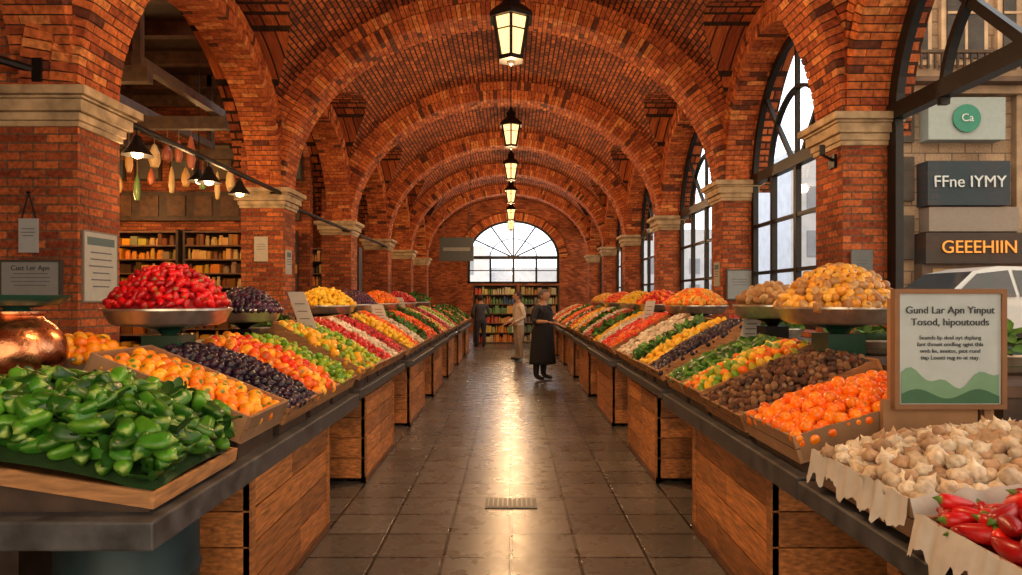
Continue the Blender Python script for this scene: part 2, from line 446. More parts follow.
GC = [(0.8, .45, .06), (.7, .1, .04), (.75, .62, .3), (.15, .3, .08), (.8, .3, .05), (.05, .12, .25), (.85, .8, .7), (.45, .2, .06), (.9, .65, .1)]
def shelf_unit(name, x0, x1, y, d, z1, n, gcols, z0=0.0, gh=.8, gw=(.06, .16), bottle=.5):
    e = empty(name, ((x0 + x1) / 2, y + d / 2, z0))
    mb = MB()
    mb.box(x0, x0 + .05, y, y + d, z0, z1); mb.box(x1 - .05, x1, y, y + d, z0, z1); mb.box(x0, x1, y + d - .03, y + d, z0, z1)
    H = (z1 - z0) / n
    for k in range(n + 1): mb.box(x0 + .05, x1 - .05, y, y + d - .03, z0 + k * H * .97 + .02, z0 + k * H * .97 + .05, (3, 2.6, 2.2))
    mb.build('frame', M_DARKW, e)
    g = MB()
    for k in range(n):
        x = x0 + .08; zb = z0 + k * H * .97 + .05
        c = random.choice(gcols)
        while x < x1 - .16:
            w = random.uniform(*gw); h = H * random.uniform(.45, gh)
            if random.random() < .35: c = random.choice(gcols)
            cc = tuple(v * random.uniform(.7, 1.1) for v in c)
            if random.random() > bottle: g.box(x, x + w * .92, y + .02, y + d * .7, zb, zb + h, cc)
            else:
                r = w * .42
                g.lathe([(0, 0), (r, 0), (r, h * .66), (r * .7, h * .78), (r * .75, h), (0, h)], (x + w / 2, y + .05 + r, zb), 10, cc)
            x += w
    g.build('packaged_goods', M_GOODS, e)
    return e
shelf_unit('grocery_shelf', -1.35, .22, 24.2, .5, 2.1, 6, GC)
shelf_unit('grocery_shelf', .30, 1.75, 24.6, .5, 2.1, 6, [(.25, .2, .12), (.5, .3, .1), (.5, .4, .25), (.55, .5, .3), (.12, .25, .1)])
GOLD = [(.7, .30, .03), (.6, .34, .07), (.4, .14, .02), (.7, .45, .15), (.2, .07, .02), (.08, .04, .02), (.3, .2, .1)]
shelf_unit('shop_shelf', -9.6, -7.2, 14.7, .5, 3.1, 10, GOLD, gh=.8, gw=(.06, .2), bottle=.6)
shelf_unit('shop_shelf', -7.1, -4.75, 14.7, .5, 3.1, 10, GOLD, gh=.8, gw=(.06, .2), bottle=.6)
shelf_unit('shop_shelf', -9.6, -7.0, 21, .5, 3.2, 8, GC); shelf_unit('shop_shelf', -6.9, -4.7, 21, .5, 3.2, 8, GOLD, bottle=.8)
for (x0, x1, y) in ((-7.4, -5.4, 10.2), (-9.4, -7.8, 12.2)):
    shelf_unit('shop_display_counter', x0, x1, y, .6, 1.75, 5, GOLD + GC[:4], gw=(.08, .18), bottle=.3)
e = empty('shop_fascia_board', (-7.2, 15.3, 3.6)); mb = MB()
mb.box(-9.6, -4.75, 15.25, 15.38, 3.35, 4.0, (1.2, 1.1, 1.0))
for k in range(8): mb.box(-9.5 + k * .6, -9.1 + k * .6, 15.22, 15.25, 3.45, 3.9, (2, 1.5, 1))
mb.build('board', M_DARKW, e)
for k in range(6):
    e = empty('framed_picture', (-9.2 + k * .8, 15.3, 4.6)); mb = MB()
    x = -9.3 + k * .8
    mb.box(x, x + .6, 15.33, 15.39, 4.25, 5.1, (.05, .03, .02)); mb.box(x + .05, x + .55, 15.32, 15.33, 4.3, 5.05, random.choice([(.15, .13, .1), (.12, .14, .14), (.2, .14, .07)]))
    mb.build('frame', M_GOODS, e)
e = empty('timber_gantry', (-6.8, 10.5, 4.4)); mb = MB()
for y in (8.6, 11.0, 13.4):
    mb.box(-9.9, -4.6, y, y + .14, 4.35, 4.55, (1.4, 1.3, 1.1))
for x in (-9.2, -7.6, -6.0, -4.8):
    mb.box(x, x + .12, 8.6, 13.5, 4.55, 4.68, (1.4, 1.2, 1.1)); mb.box(x, x + .1, 8.62, 8.72, 4.55, 6.0, (1.3, 1.1, 1.0))
    mb.box(x, x + .1, 13.4, 13.5, 4.55, 6.0, (1.3, 1.1, 1.0))
mb.build('beams', M_DARKW, e)
e = empty('hanging_cured_goods', (-6.8, 11.0, 4.35)); mb = MB()
for y in (11.07, 13.47):
    x = -9.3
    while x < -4.9:
        L_ = random.uniform(.25, .6); r = random.uniform(.05, .10); zt = 4.35 - random.uniform(.08, .3)
        mb.tube((x, y, zt), (x, y, 4.35), .006, 5, (.2, .15, .1))
        c = random.choice([(.45, .12, .05), (.55, .30, .10), (.30, .08, .04), (.65, .45, .2), (.12, .2, .06)])
        mb.lathe([(0, -L_), (r * .6, -L_ * .95), (r, -L_ * .7), (r * .85, -L_ * .35), (r * .3, -L_ * .05), (0, 0)], (x, y, zt), 10, c)
        x += random.uniform(.18, .42)
mb.build('goods', M_GOODS, e, smooth=True)

# ------------------------------------------------------------------ lamps
def lantern(x, y, zb, zt_roof, power=60):
    e = empty('pendant_lantern', (x, y, zb))
    g = MB(); g.lathe([(0, .03), (.11, .03), (.185, .44), (0, .44)], (x, y, zb), 6, rot=PI / 6)
    g.build('glass', M_LAMP, e)
    f = MB()
    f.lathe([(0, -.05), (.03, -.03), (.05, 0), (.14, 0), (.14, .045), (.10, .045)], (x, y, zb), 6, rot=PI / 6)
    f.lathe([(.19, .42), (.25, .42), (.25, .46), (.18, .53), (.11, .58), (.09, .64), (.12, .66), (.05, .73), (.02, .80), (0, .80)], (x, y, zb), 6, rot=PI / 6)
    for k in range(6):
        a = PI / 6 + k * PI / 3
        f.tube((x + .118 * math.cos(a), y + .118 * math.sin(a), zb + .02), (x + .20 * math.cos(a), y + .20 * math.sin(a), zb + .45), .017, 6)
        a2 = a + PI / 3
        f.tube((x + .172 * math.cos(a), y + .172 * math.sin(a), zb + .30), (x + .172 * math.cos(a2), y + .172 * math.sin(a2), zb + .30), .008, 4)
    z = zb + .8
    while z < zt_roof:
        f.tube((x, y, z), (x, y, z + .05), .014 if int(z * 20) % 2 else .008, 6); z += .05
    f.build('iron_frame', M_IRON, e)
    light('lamp_light', 'POINT', (x, y, zb - .22), power, (1, .60, .29), .12, parent=e)
apex = ZS + BM
for (y, zb, p) in ((2.6, 4.2, 200), (7.0, 4.04, 215), (13.5, 4.60, 190), (18.3, 4.78, 190), (23.0, 4.82, 190), (27.8, 4.8, 190), (32, 4.8, 140)):  # nearest one hangs out of view, added to brighten the near stalls
    lantern(0.0, y, zb, apex - .02, p)

def rail(y0, y1, z, lamps, x=XL - .02):
    e = empty('lamp_rail', (x, (y0 + y1) / 2, z)); mb = MB()
    mb.tube((x, y0, z), (x, y1, z), .035, 8)
    for ly in (y0 + .05, y1 - .05): mb.tube((x - .15, ly, z), (x + .02, ly, z), .02)
    mb.build('rail', M_IRON, e)
    for ly in lamps:
        m = MB(); zz = z - .08
        m.tube((x, ly, z), (x, ly, zz), .012)
        m.lathe([(.02, .0), (.04, -.02), (.06, -.08), (.15, -.20), (.145, -.20), (.055, -.09), (0, -.05)], (x, ly, zz), 16)
        m.build('lamp_shade', M_IRON, e, smooth=True)
        b = MB(); b.lathe([(0, -.10), (.035, -.11), (.06, -.16), (.045, -.215), (0, -.235)], (x, ly, zz), 10); b.build('bulb', M_BULB, e, smooth=True)
        light('bulb_light', 'POINT', (x, ly, zz - .30), 34, (1, .58, .25), .05, parent=e)
rail(6.45, 10.95, 3.3, [6.75, 8.35, 9.3])
rail(11.7, 15.6, 3.15, []); rail(16.4, 20.3, 3.15, [])
e = empty('wall_bracket', (-4.1, 5.7, 3.55)); mb = MB(); mb.tube((-4.45, 5.45, 3.62), (-3.98, 5.76, 3.52), .035); mb.box(-4.02, -3.94, 5.7, 5.79, 3.42, 3.62); mb.build('arm', M_IRON, e)
e = empty('wall_bracket', (3.3, 7.2, 3.1)); mb = MB(); mb.tube((3.43, 7.2, 3.05), (3.25, 7.1, 3.1), .015); mb.tube((3.25, 7.1, 3.1), (3.25, 7.1, 3.2), .03); mb.box(3.40, 3.44, 7.15, 7.28, 2.98, 3.12); mb.build('arm', M_IRON, e)
for (x, y, z) in ((-6.2, 9.5, 3.6), (-7.5, 12.5, 3.9), (-5.6, 12.2, 3.7), (-8.4, 13.8, 3.75), (-6.8, 18.5, 3.7), (-5.5, 7.5, 3.8), (-5.8, 24, 3.7), (-6, 29, 3.7)):
    e = empty('shop_pendant_lamp', (x, y, z)); m = MB()
    m.tube((x, y, z + .2), (x, y, 5.99), .01, 6); m.lathe([(.03, .22), (.05, .15), (.2, 0), (.19, 0), (.04, .13), (0, .14)], (x, y, z), 20); m.build('shade', M_IRON, e, smooth=True)
    b = MB(); b.lathe([(0, .08), (.04, .06), (.06, .02), (.05, -.03), (0, -.05)], (x, y, z), 12); b.build('bulb', M_BULB, e, smooth=True)
    light('lamp_light', 'POINT', (x, y, z - .15), 62, (1, .55, .21), .08, parent=e)

e = empty('hanging_sign', (-1.6, 20, 3)); mb = MB(); mb.box(-2.1, -1.1, 20, 20.04, 2.7, 3.4, (.03, .035, .035)); mb.box(-2.0, -1.2, 19.99, 20.0, 3.0, 3.1, (.2, .2, .18)); mb.build('board', M_GOODS, e)
mb = MB(); mb.tube((-2.0, 20.02, 3.4), (-2.0, 20.02, 6.0), .01); mb.tube((-1.2, 20.02, 3.4), (-1.2, 20.02, 6.3), .01); mb.build('hangers', M_IRON, e)

# ------------------------------------------------------------------ produce templates
def ico(sub):
    bm = bmesh.new(); bmesh.ops.create_icosphere(bm, subdivisions=sub, radius=1.0)
    V = np.array([v.co[:] for v in bm.verts]); F = np.array([[v.index for v in f.verts] for f in bm.faces]); bm.free()
    return V, F
ICO = {1: ico(1), 2: ico(2), 3: ico(3)}
def tmpl(kind, hi):
    V, F = ICO[3 if hi else 2]; V = V.copy(); w = np.zeros(len(V))
    x, y, z = V[:, 0].copy(), V[:, 1].copy(), V[:, 2].copy(); r = np.hypot(x, y)
    if kind == 'round':
        V[:, 2] = z * 0.9 - 0.28 * np.exp(-(r / .28) ** 2) * np.sign(z) * (z > 0); w = ((z > .92)).astype(float)
    elif kind == 'citrus':
        V[:, 2] = z * .94 + .06 * (z < -.9); w = (z > .97).astype(float)
    elif kind == 'lemon':
        V *= [.75, .75, 1.0]; V[:, 2] += .25 * z ** 7
    elif kind == 'straw':
        k = 1 - .45 * (1 - z) / 2 * 1.2; V[:, 0] *= k; V[:, 1] *= k; V[:, 2] *= 1.15; w = (z > .93).astype(float)
    elif kind == 'berry':
        n = 1 + .12 * np.sin(9 * np.arctan2(y, x)) * np.sin(8 * np.arccos(np.clip(z, -1, 1))); V *= n[:, None]; V[:, 2] *= 1.15
    elif kind == 'nut':
        V *= [1, .85, .7]; V[:, 2] += .2 * np.exp(-(r / .2) ** 2) * (z > 0); w = (z < -.6).astype(float)
    elif kind == 'pepper':
        a = np.arctan2(z, y); rr = np.sqrt(np.clip(1 - x * x, 1e-6, 1))
        full = np.clip(1 - np.abs(x) ** 4, 0, 1) ** .5
        body = np.where(np.abs(x) > .985, 0.0, full / np.maximum(rr, .17)) * (.84 + .18 * np.clip(x + .3, -1, 1))
        lob = 1 + .13 * np.cos(3 * a)
        V[:, 1] = y * lob * .58 * body; V[:, 2] = z * lob * .58 * body + .12 * x * x; V[:, 0] = x * 1.05
        w = (x > .95).astype(float) * .9; V[x > .985, 0] += .34
        w = np.maximum(w, .30 * (np.cos(3 * a) > .92))
    elif kind == 'chili':
        t = (x + 1) / 2; prof = .5 + .55 * t ** .7
        V[:, 1] = y * .58 * prof; V[:, 2] = z * .58 * prof + .2 * x * x; V[:, 0] = x * 1.0; w = (x > .94).astype(float); V[x > .97, 0] += .35
    elif kind == 'bell':
        a = np.arctan2(y, x); lob = 1 + .13 * np.cos(4 * a); V[:, 0] *= lob; V[:, 1] *= lob
        V[:, 2] = z * 1.05 - .35 * np.exp(-(r / .35) ** 2) * (z > 0); w = ((z > 0) & (r < .12)).astype(float)
        V[(z > 0) & (r < .12), 2] += .45
    elif kind == 'garlic':
        a = np.arctan2(y, x); lob = 1 + .11 * np.cos(7 * a) * (1 - abs(z)); V[:, 0] *= lob; V[:, 1] *= lob
        V[:, 2] = z * .8 + .75 * np.exp(-(r / .22) ** 2) * (z > 0); w = .8 * (z < -.8) + .35 * (np.cos(7 * a) < -.7) * (abs(z) < .8)
    elif kind == 'mush':
        V[:, 2] = np.where(z > 0, z * .75, z * .25); s = (z < -.2) & (r < .5); V[s, 2] -= .6; w = s * .4
    elif kind == 'potato':
        V *= [1.15, .85, .75]; V += .06 * np.sin(V * 5 + 1)
    elif kind == 'leaf':
        vs = []; fs = []; ww = []
        n = 4 if hi else 3
        for b in range(n):
            a = b * 2 * PI / n + .3; base = len(vs)
            for i in range(5):
                t = i / 4; wd = .38 * math.sin(PI * min(1, t * .9 + .08)); R = t * 1.1; zz = .1 + .75 * t - .35 * t * t
                for sd in (-1, 0, 1):
                    px = math.cos(a) * R - math.sin(a) * wd * sd; pyy = math.sin(a) * R + math.cos(a) * wd * sd
                    vs.append((px, pyy, zz - .12 * (sd == 0) + .05 * math.sin(i * 2.3 + sd))); ww.append(.35 * (sd == 0))
            for i in range(4):
                for q in (0, 1):
                    o = base + i * 3 + q
                    fs.append((o, o + 1, o + 4)); fs.append((o, o + 4, o + 3))
        return np.array(vs), np.array(fs), np.array(ww)
    return V, F, w
TC = {}
def get_t(kind, hi):
    if (kind, hi) not in TC: TC[(kind, hi)] = tmpl(kind, hi)
    return TC[(kind, hi)]

G = (.10, .22, .03)
K = {
 'orange': ('citrus', .032, [(.95, .20, .004), (.90, .15, .003), (.98, .26, .008)], G),
 'peach': ('round', .038, [(.95, .40, .015), (.95, .32, .01), (.90, .22, .01), (.98, .46, .03)], G),
 'blackberry': ('berry', .026, [(.012, .008, .018), (.02, .01, .03), (.035, .012, .03)], G),
 'tomato': ('round', .036, [(.72, .035, .010), (.80, .08, .010), (.85, .16, .012)], G),
 'apricot': ('round', .034, [(.92, .27, .012), (.90, .18, .01), (.82, .09, .01)], G),
 'lime': ('lemon', .036, [(.24, .42, .02), (.36, .48, .03), (.13, .30, .015), (.55, .50, .03)], G),
 'lemon': ('lemon', .038, [(.92, .54, .02), (.88, .46, .015), (.92, .62, .05)], G),
 'apple': ('round', .040, [(.52, .012, .012), (.62, .025, .015), (.42, .008, .008)], (.1, .05, .02)),
 'cherry': ('round', .026, [(.45, .008, .012), (.6, .015, .015), (.25, .005, .01)], G),
 'strawberry': ('straw', .030, [(.62, .007, .012), (.72, .012, .014), (.40, .003, .008)], (.25, .15, .03)),
 'green_pepper': ('pepper', .054, [(.022, .12, .008), (.04, .18, .012), (.012, .07, .006), (.075, .25, .015)], (.25, .38, .07)),
 'leafy_green': ('leaf', .08, [(.045, .18, .018), (.08, .26, .025), (.025, .11, .012)], (.26, .38, .12)),
 'herb_leaf': ('leaf', .07, [(.015, .07, .01), (.02, .10, .012)], (.06, .14, .03)),
 'mushroom': ('mush', .034, [(.70, .60, .44), (.62, .50, .36), (.75, .66, .52)], (.5, .4, .3)),
 'garlic': ('garlic', .032, [(.66, .55, .40), (.58, .45, .30), (.72, .63, .48), (.45, .29, .17)], (.30, .18, .11)),
 'chestnut': ('nut', .026, [(.09, .032, .012), (.14, .05, .02), (.045, .018, .010), (.24, .12, .05)], (.28, .17, .09)),
 'potato': ('potato', .036, [(.50, .28, .10), (.56, .35, .15), (.40, .20, .07)], G),
 'quince': ('round', .031, [(.80, .40, .04), (.75, .32, .03), (.84, .48, .08)], (.25, .12, .04)),
 'red_pepper': ('bell', .042, [(.66, .012, .010), (.74, .025, .012)], G),
 'red_chili': ('chili', .056, [(.55, .006, .006), (.66, .010, .008), (.36, .004, .005)], G),
 'yellow_pepper': ('bell', .042, [(.92, .48, .015), (.88, .38, .015)], G),
 'green_apple': ('round', .038, [(.26, .45, .03), (.38, .50, .05)], (.1, .05, .02)),
 'plum': ('round', .03, [(.06, .012, .05), (.10, .02, .05), (.03, .01, .03)], G),
}
MATTE = {'potato', 'mushroom', 'chestnut', 'garlic', 'leafy_green'}
def rotmats(n, shape):
    yaw = rng.uniform(0, 2 * PI, n)
    if shape in ('pepper', 'chili'): pit = rng.normal(0, .35, n); rol = rng.uniform(-.8, .8, n)
    elif shape in ('leaf',): pit = rng.normal(0, .5, n); rol = rng.normal(0, .5, n)
    elif shape in ('mush', 'garlic'): pit = rng.normal(0, .8, n); rol = rng.normal(0, .8, n)
    elif shape == 'straw': pit = rng.uniform(0, 2 * PI, n); rol = rng.uniform(0, 2 * PI, n)
    else: pit = rng.normal(0, .9, n); rol = rng.normal(0, .9, n)
    cy, sy, cp, sp, cr, sr = np.cos(yaw), np.sin(yaw), np.cos(pit), np.sin(pit), np.cos(rol), np.sin(rol)
    R = np.zeros((n, 3, 3))
    R[:, 0, 0] = cy * cp; R[:, 0, 1] = cy * sp * sr - sy * cr; R[:, 0, 2] = cy * sp * cr + sy * sr
    R[:, 1, 0] = sy * cp; R[:, 1, 1] = sy * sp * sr + cy * cr; R[:, 1, 2] = sy * sp * cr - cy * sr
    R[:, 2, 0] = -sp; R[:, 2, 1] = cp * sr; R[:, 2, 2] = cp * cr
    return R
def items_mesh(name, kind, pts, hi, mat, parent, frame=None, scale=1.0, mix=None):
    kinds = [kind] + (mix or [])
    pick = rng.integers(0, len(kinds), len(pts)) if mix else np.zeros(len(pts), int)
    AV = []; AF = []; AC = []; off = 0
    for ki, kd in enumerate(kinds):
        P = pts[pick == ki]; n = len(P)
        if n == 0: continue
        shape, rad, cols, sec = K[kd]
        V, F, w = get_t(shape, hi)
        R = rotmats(n, shape); sc = rad * scale * rng.uniform(.85, 1.12, n)
        W = np.einsum('nij,vj->nvi', R, V) * sc[:, None, None] + P[:, None, :]
        c = np.array(cols)[rng.integers(0, len(cols), n)] * rng.uniform(.8, 1.15, n)[:, None]
        C = c[:, None, :] * (1 - w)[None, :, None] + np.array(sec)[None, None, :] * w[None, :, None]
        AV.append(W.reshape(-1, 3)); AF.append((F[None] + (np.arange(n) * len(V))[:, None, None]).reshape(-1, 3) + off)
        AC.append(C.reshape(-1, 3)); off += n * len(V)
    V = np.concatenate(AV); F = np.concatenate(AF); C = np.concatenate(AC)
    if frame is not None:
        o, A = frame; V = V @ A.T + o
        if np.linalg.det(A) < 0: F = F[:, ::-1]
    me = bpy.data.meshes.new(name)
    me.vertices.add(len(V)); me.vertices.foreach_set('co', V.astype(np.float32).ravel())
    me.loops.add(F.size); me.loops.foreach_set('vertex_index', F.astype(np.int32).ravel())
    me.polygons.add(len(F)); me.polygons.foreach_set('loop_start', np.arange(0, F.size, 3, dtype=np.int32))
    try: me.polygons.foreach_set('loop_total', np.full(len(F), 3, dtype=np.int32))
    except Exception: pass
    me.update(calc_edges=True)
    me.polygons.foreach_set('use_smooth', np.ones(len(F), bool))
    ca = me.color_attributes.new('Col', 'FLOAT_COLOR', 'POINT')
    ca.data.foreach_set('color', np.concatenate([C, np.ones((len(C), 1))], 1).astype(np.float32).ravel())
    me.materials.append(mat)
    me.validate()
    ob = bpy.data.objects.new(name, me); COL.objects.link(ob)
    if parent: par(ob, parent)
    return ob

def crate(kind, s, y0, y1, x_in, x_out, z_in, z_out, heap=.07, hi=False, table=.85, mat=None, wall=.085, paper=False, mix=None, layers=1, pw=.45, under=.45, keep=.45, base=.5):
    Ln = math.hypot(x_out - x_in, z_out - z_in); ca = (x_out - x_in) / Ln; sa = (z_out - z_in) / Ln
    o = np.array([s * x_in, y0, z_in]); A = np.array([[s * ca, 0, -s * sa], [0, 1, 0], [sa, 0, ca]])
    W = y1 - y0
    T = lambda p: tuple(o + A @ np.array(p))
    e = empty(kind + '_crate', (s * (x_in + x_out) / 2, (y0 + y1) / 2, (z_in + z_out) / 2))
    mat = mat or M_CRATE
    m = MB(); t = .016
    m.box(0, Ln, 0, W, -.012, 0, T=T)
    for (a, b, c, d) in ((0, t, 0, W), (Ln - t, Ln, 0, W), (t, Ln - t, 0, t), (t, Ln - t, W - t, W)):
        c1 = random.uniform(.75, 1.25)
        if a == 0 and wall > .06:
            m.box(a, b, c, d, 0, wall * .45, (c1,) * 3, T=T); m.box(a - .001, b, c, d, wall * .5, wall, (c1 * .9,) * 3, T=T)
        else: m.box(a, b, c, d, 0, wall, (c1,) * 3, T=T)
    m.build('tray', mat, e)
    r = MB(); i = .03
    p = [(s * (x_in + i), table), (s * (x_out - i), table), (s * (x_out - i), z_out - .016 - i * sa / ca), (s * (x_in + i), max(table + .001, z_in - .016 + i * sa / ca))]
    r.hexa([(p[0][0], y0 + i, p[0][1]), (p[1][0], y0 + i, p[1][1]), (p[1][0], y1 - i, p[1][1]), (p[0][0], y1 - i, p[0][1]),
            (p[3][0], y0 + i, p[3][1]), (p[2][0], y0 + i, p[2][1]), (p[2][0], y1 - i, p[2][1]), (p[3][0], y1 - i, p[3][1])])
    r.build('riser', M_DARKW, e)
    shape, rad, cols, sec = K[kind]
    hfun = lambda u, v: wall * base + heap * (np.sin(PI * np.clip(u / Ln, 0, 1)) ** pw) * (np.sin(PI * np.clip(v / W, 0, 1)) ** pw)
    un = MB(); n = 12; g = []
    c0 = tuple(np.array(cols).mean(0) * under)  # produce colour darkened: shade between the items put into the sheet
    for a in range(n + 1):
        for b in range(n + 1):
            u = t + (Ln - 2 * t) * a / n; v = t + (W - 2 * t) * b / n
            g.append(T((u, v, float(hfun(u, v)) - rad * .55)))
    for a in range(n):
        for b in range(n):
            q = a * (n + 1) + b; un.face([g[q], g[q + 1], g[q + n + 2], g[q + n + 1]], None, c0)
    un.build('shaded_underlayer', M_MATTE, e, smooth=True)
    step = rad * (1.55 if shape not in ('pepper', 'chili', 'leaf') else .95)
    P = []
    nu = max(2, int((Ln - rad) / step)); nv = max(2, int((W - rad) / step))
    for L_ in range(layers):
        for a in range(nu):
            for b in range(nv):
                u = rad * .8 + (Ln - 1.6 * rad) * (a + .5 * (b % 2) * .8) / (nu - .5); v = rad * .8 + (W - 1.6 * rad) * b / (nv - 1)
                if L_ > 0 and random.random() > keep: continue
                u += random.gauss(0, rad * .22); v += random.gauss(0, rad * .22)
                u = min(max(u, rad * .7), Ln - rad * .7); v = min(max(v, rad * .8), W - rad * .8)
                P.append((u, v, float(hfun(u, v)) + random.uniform(-.25, .3) * rad + L_ * rad * .7))
    items_mesh(kind + 's', kind, np.array(P), hi, M_MATTE if kind in MATTE else M_FRUIT, e, (o, A), mix=mix)
    if paper:
        pm = MB(); n = 60
        rs = np.convolve(rng.normal(0, 1, n + 12), np.ones(5) / 5, 'same'); rs2 = np.convolve(rng.normal(0, 1, n + 12), np.ones(3) / 3, 'same')
        for (ax) in (0, 1):
            pr = None
            for k in range(n + 1):
                f = k / n
                wv = float(np.clip(.5 + rs[k + 5 * ax] * .7, 0, 1)); c2 = float(rs2[k + 3 * ax]) * .006
                drop = .02 + .07 * wv
                if ax == 0:
                    q = [T((.03, f * W, wall * .9)), T((-.004, f * W, wall + .010 + c2)), T((-.018 - c2, f * W, wall * .55)), T((-.024 - .02 * wv - c2, f * W, wall - drop - .04))]
                else:
                    q = [T((f * Ln, .03, wall * .9)), T((f * Ln, -.004, wall + .010 + c2)), T((f * Ln, -.016 - c2, wall * .55)), T((f * Ln, -.022 - .02 * wv - c2, wall - drop - .04))]
                if pr:
                    for j in range(3): pm.face([pr[j], q[j], q[j + 1], pr[j + 1]])
                pr = q
        pm.build('paper_liner', M_PAPER, e, smooth=True)
    return e

def platter(kind, x, y, z, R, zbase, h=.28, hi=False, mat=None, mix=None):
    mat = mat or M_STEEL
    e = empty(kind + '_display_bowl', (x, y, z))
    m = MB(); m.lathe([(0, -.085), (R * .80, -.08), (R * .92, -.06), (R, 0), (R * 1.04, .01), (R * 1.04, .022), (R * .98, .012), (R * .9, -.03), (0, -.05)], (x, y, z), 40)
    m.build('bowl', mat, e, smooth=True)
    m = MB(); m.lathe([(0, zbase - z), (R * .42, zbase - z), (R * .42, zbase - z + .02), (R * .16, zbase - z + .05), (R * .10, (zbase - z) * .5), (R * .2, -.11), (R * .5, -.085), (0, -.085)], (x, y, z), 24)
    m.box(x - R * .32, x + R * .32, y - R * .32, y + R * .32, zbase + .0, zbase + (z - .1 - zbase) * .8)
    m.build('stand', M_GREENP if hi else M_IRON, e)
    shape, rad, cols, sec = K[kind]
    hf = lambda r: h * max(0, 1 - (r / R) ** 1.9) ** .85
    un = MB(); un.lathe([(R * .97 * (1 - k / 10), hf(R * .97 * (1 - k / 10)) - rad * .6) for k in range(11)], (x, y, z), 24, tuple(np.array(cols).mean(0) * .4)); un.build('shaded_underlayer', M_MATTE, e, smooth=True)  # dark sheet under the pile, shade in the gaps painted in
    P = []
    step = rad * 1.45; r = 0
    while r < R * .97:
        slope = math.hypot(1, (hf(r) - hf(r + .01)) / .01)
        n = max(1, int(2 * PI * r / step))
        for k in range(n):
            a = 2 * PI * (k + random.random() * .5) / n
            P.append((x + r * math.cos(a), y + r * math.sin(a), z + hf(r) + random.uniform(-.2, .4) * rad))
        r += step / max(1, min(slope, 2.2))
    items_mesh(kind + 's', kind, np.array(P), hi, M_MATTE if kind in MATTE else M_FRUIT, e, mix=mix)
    return e

# ------------------------------------------------------------------ tables and bases
def table(s, y0, y1, xin=1.22, xout=2.05, th=.10):
    e = empty('market_stall_table', (s * (xin + xout) / 2, (y0 + y1) / 2, 0))
    m = MB(); x0, x1 = sorted((s * (xin - .02), s * xout)); m.box(x0, x1, y0, y1, .85 - th, .85); m.build('slab', M_SLAB, e, bevel=.008)
    m = MB(); m2 = sorted((s * (xout - .08), s * xout))
    for yy in (y0 + .05, (y0 + y1) / 2, y1 - .11): m.box(m2[0], m2[1], yy, yy + .06, 0, .85 - th)
    m.build('legs', M_DARKW, e)
def basebox(s, y0, y1, xin=1.27, xout=1.95, top=.75):
    e = empty('wooden_stall_base', (s * (xin + xout) / 2, (y0 + y1) / 2, 0)); m = MB()
    x0, x1 = sorted((s * xin, s * xout)); n = 4; H = (top - .05) / n
    m.box(x0 + .02, x1 - .02, y0 + .02, y1 - .02, .03, top, (.15, .12, .1))
    for k in range(n):
        z0 = .04 + k * H
        c = random.uniform(.7, 1.25); m.box(x0, x1, y0, y0 + .02, z0 + .004, z0 + H - .004, (c, c * .97, c * .95))
        c = random.uniform(.7, 1.25); m.box(x0, x1, y1 - .02, y1, z0 + .004, z0 + H - .004, (c, c, c))
        ym = y0 + (y1 - y0) * random.uniform(.35, .65)
        for a, b in ((y0, ym), (ym + .004, y1)):
            c = random.uniform(.6, 1.35)
            m.box(x0, x0 + .02, a, b, z0 + .005, z0 + H - .005, (c, c, c * .95)); m.box(x1 - .02, x1, a, b, z0 + .005, z0 + H - .005, (c, c, c))
    xf = s * xin
    for yy in (y0, y1 - .05):
        xx = sorted((xf - s * .012, xf + s * .03)); m.box(xx[0], xx[1], yy, yy + .05, 0.0, top, (.8, .8, .78))
    xx = sorted((xf - s * .014, xf + s * .03)); m.box(xx[0], xx[1], y0, y1, 0.0, .05, (.3, .3, .3))
    m.build('planks', M_WOOD, e)

SEG0, SEGP, SEGL = 5.60, 2.60, 2.32
for s in (-1, 1):
    y = 3.3
    for k in range(7):
        basebox(s, y, y + 1.42); y += 2.6
    segs = [(2.28 if s < 0 else 2.85, 5.38)] + [(SEG0 + i * SEGP, SEG0 + i * SEGP + SEGL) for i in range(6)]
    for i, (a, b) in enumerate(segs): table(s, a, b, xin=(1.22, 1.25, 1.20)[i % 3], th=(.10, .075)[i > 0])
    e = empty('back_counter', (s * 2.4, 12, 0)); m = MB(); x0, x1 = sorted((s * 2.1, s * 2.75)); m.box(x0, x1, 2.9, 21, 0, 1.18); x0, x1 = sorted((s * 2.07, s * 2.8)); m.box(x0, x1, 2.88, 21.02, 1.18, 1.23, (1.6, 1.5, 1.4)); m.build('cabinet', M_DARKW, e)
table(1, 1.2, 2.80, xin=1.2, xout=2.3, th=.08)
basebox(1, 1.3, 2.6, xin=1.45, xout=2.2, top=.77)

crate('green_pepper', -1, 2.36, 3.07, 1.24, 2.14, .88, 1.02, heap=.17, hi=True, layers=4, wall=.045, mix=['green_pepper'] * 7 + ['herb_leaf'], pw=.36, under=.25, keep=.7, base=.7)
crate('peach', -1, 3.13, 3.66, 1.24, 1.98, .94, 1.24, heap=.045, hi=True, mat=M_CARD, wall=.12)
crate('blackberry', -1, 3.70, 4.24, 1.24, 1.98, .92, 1.24, heap=.10, hi=True, layers=2)
crate('apricot', -1, 4.27, 4.80, 1.24, 1.98, .92, 1.26, heap=.09, hi=False, layers=2, mix=['tomato', 'peach'])
crate('lime', -1, 4.83, 5.34, 1.24, 1.98, .92, 1.24, heap=.07, layers=2)
crate('orange', 1, 2.92, 3.55, 1.24, 1.98, .90, 1.12, heap=.085, hi=True, layers=2, mat=M_CARD, wall=.11)
crate('chestnut', 1, 3.60, 4.32, 1.24, 1.98, .90, 1.20, heap=.10, hi=False, layers=2)
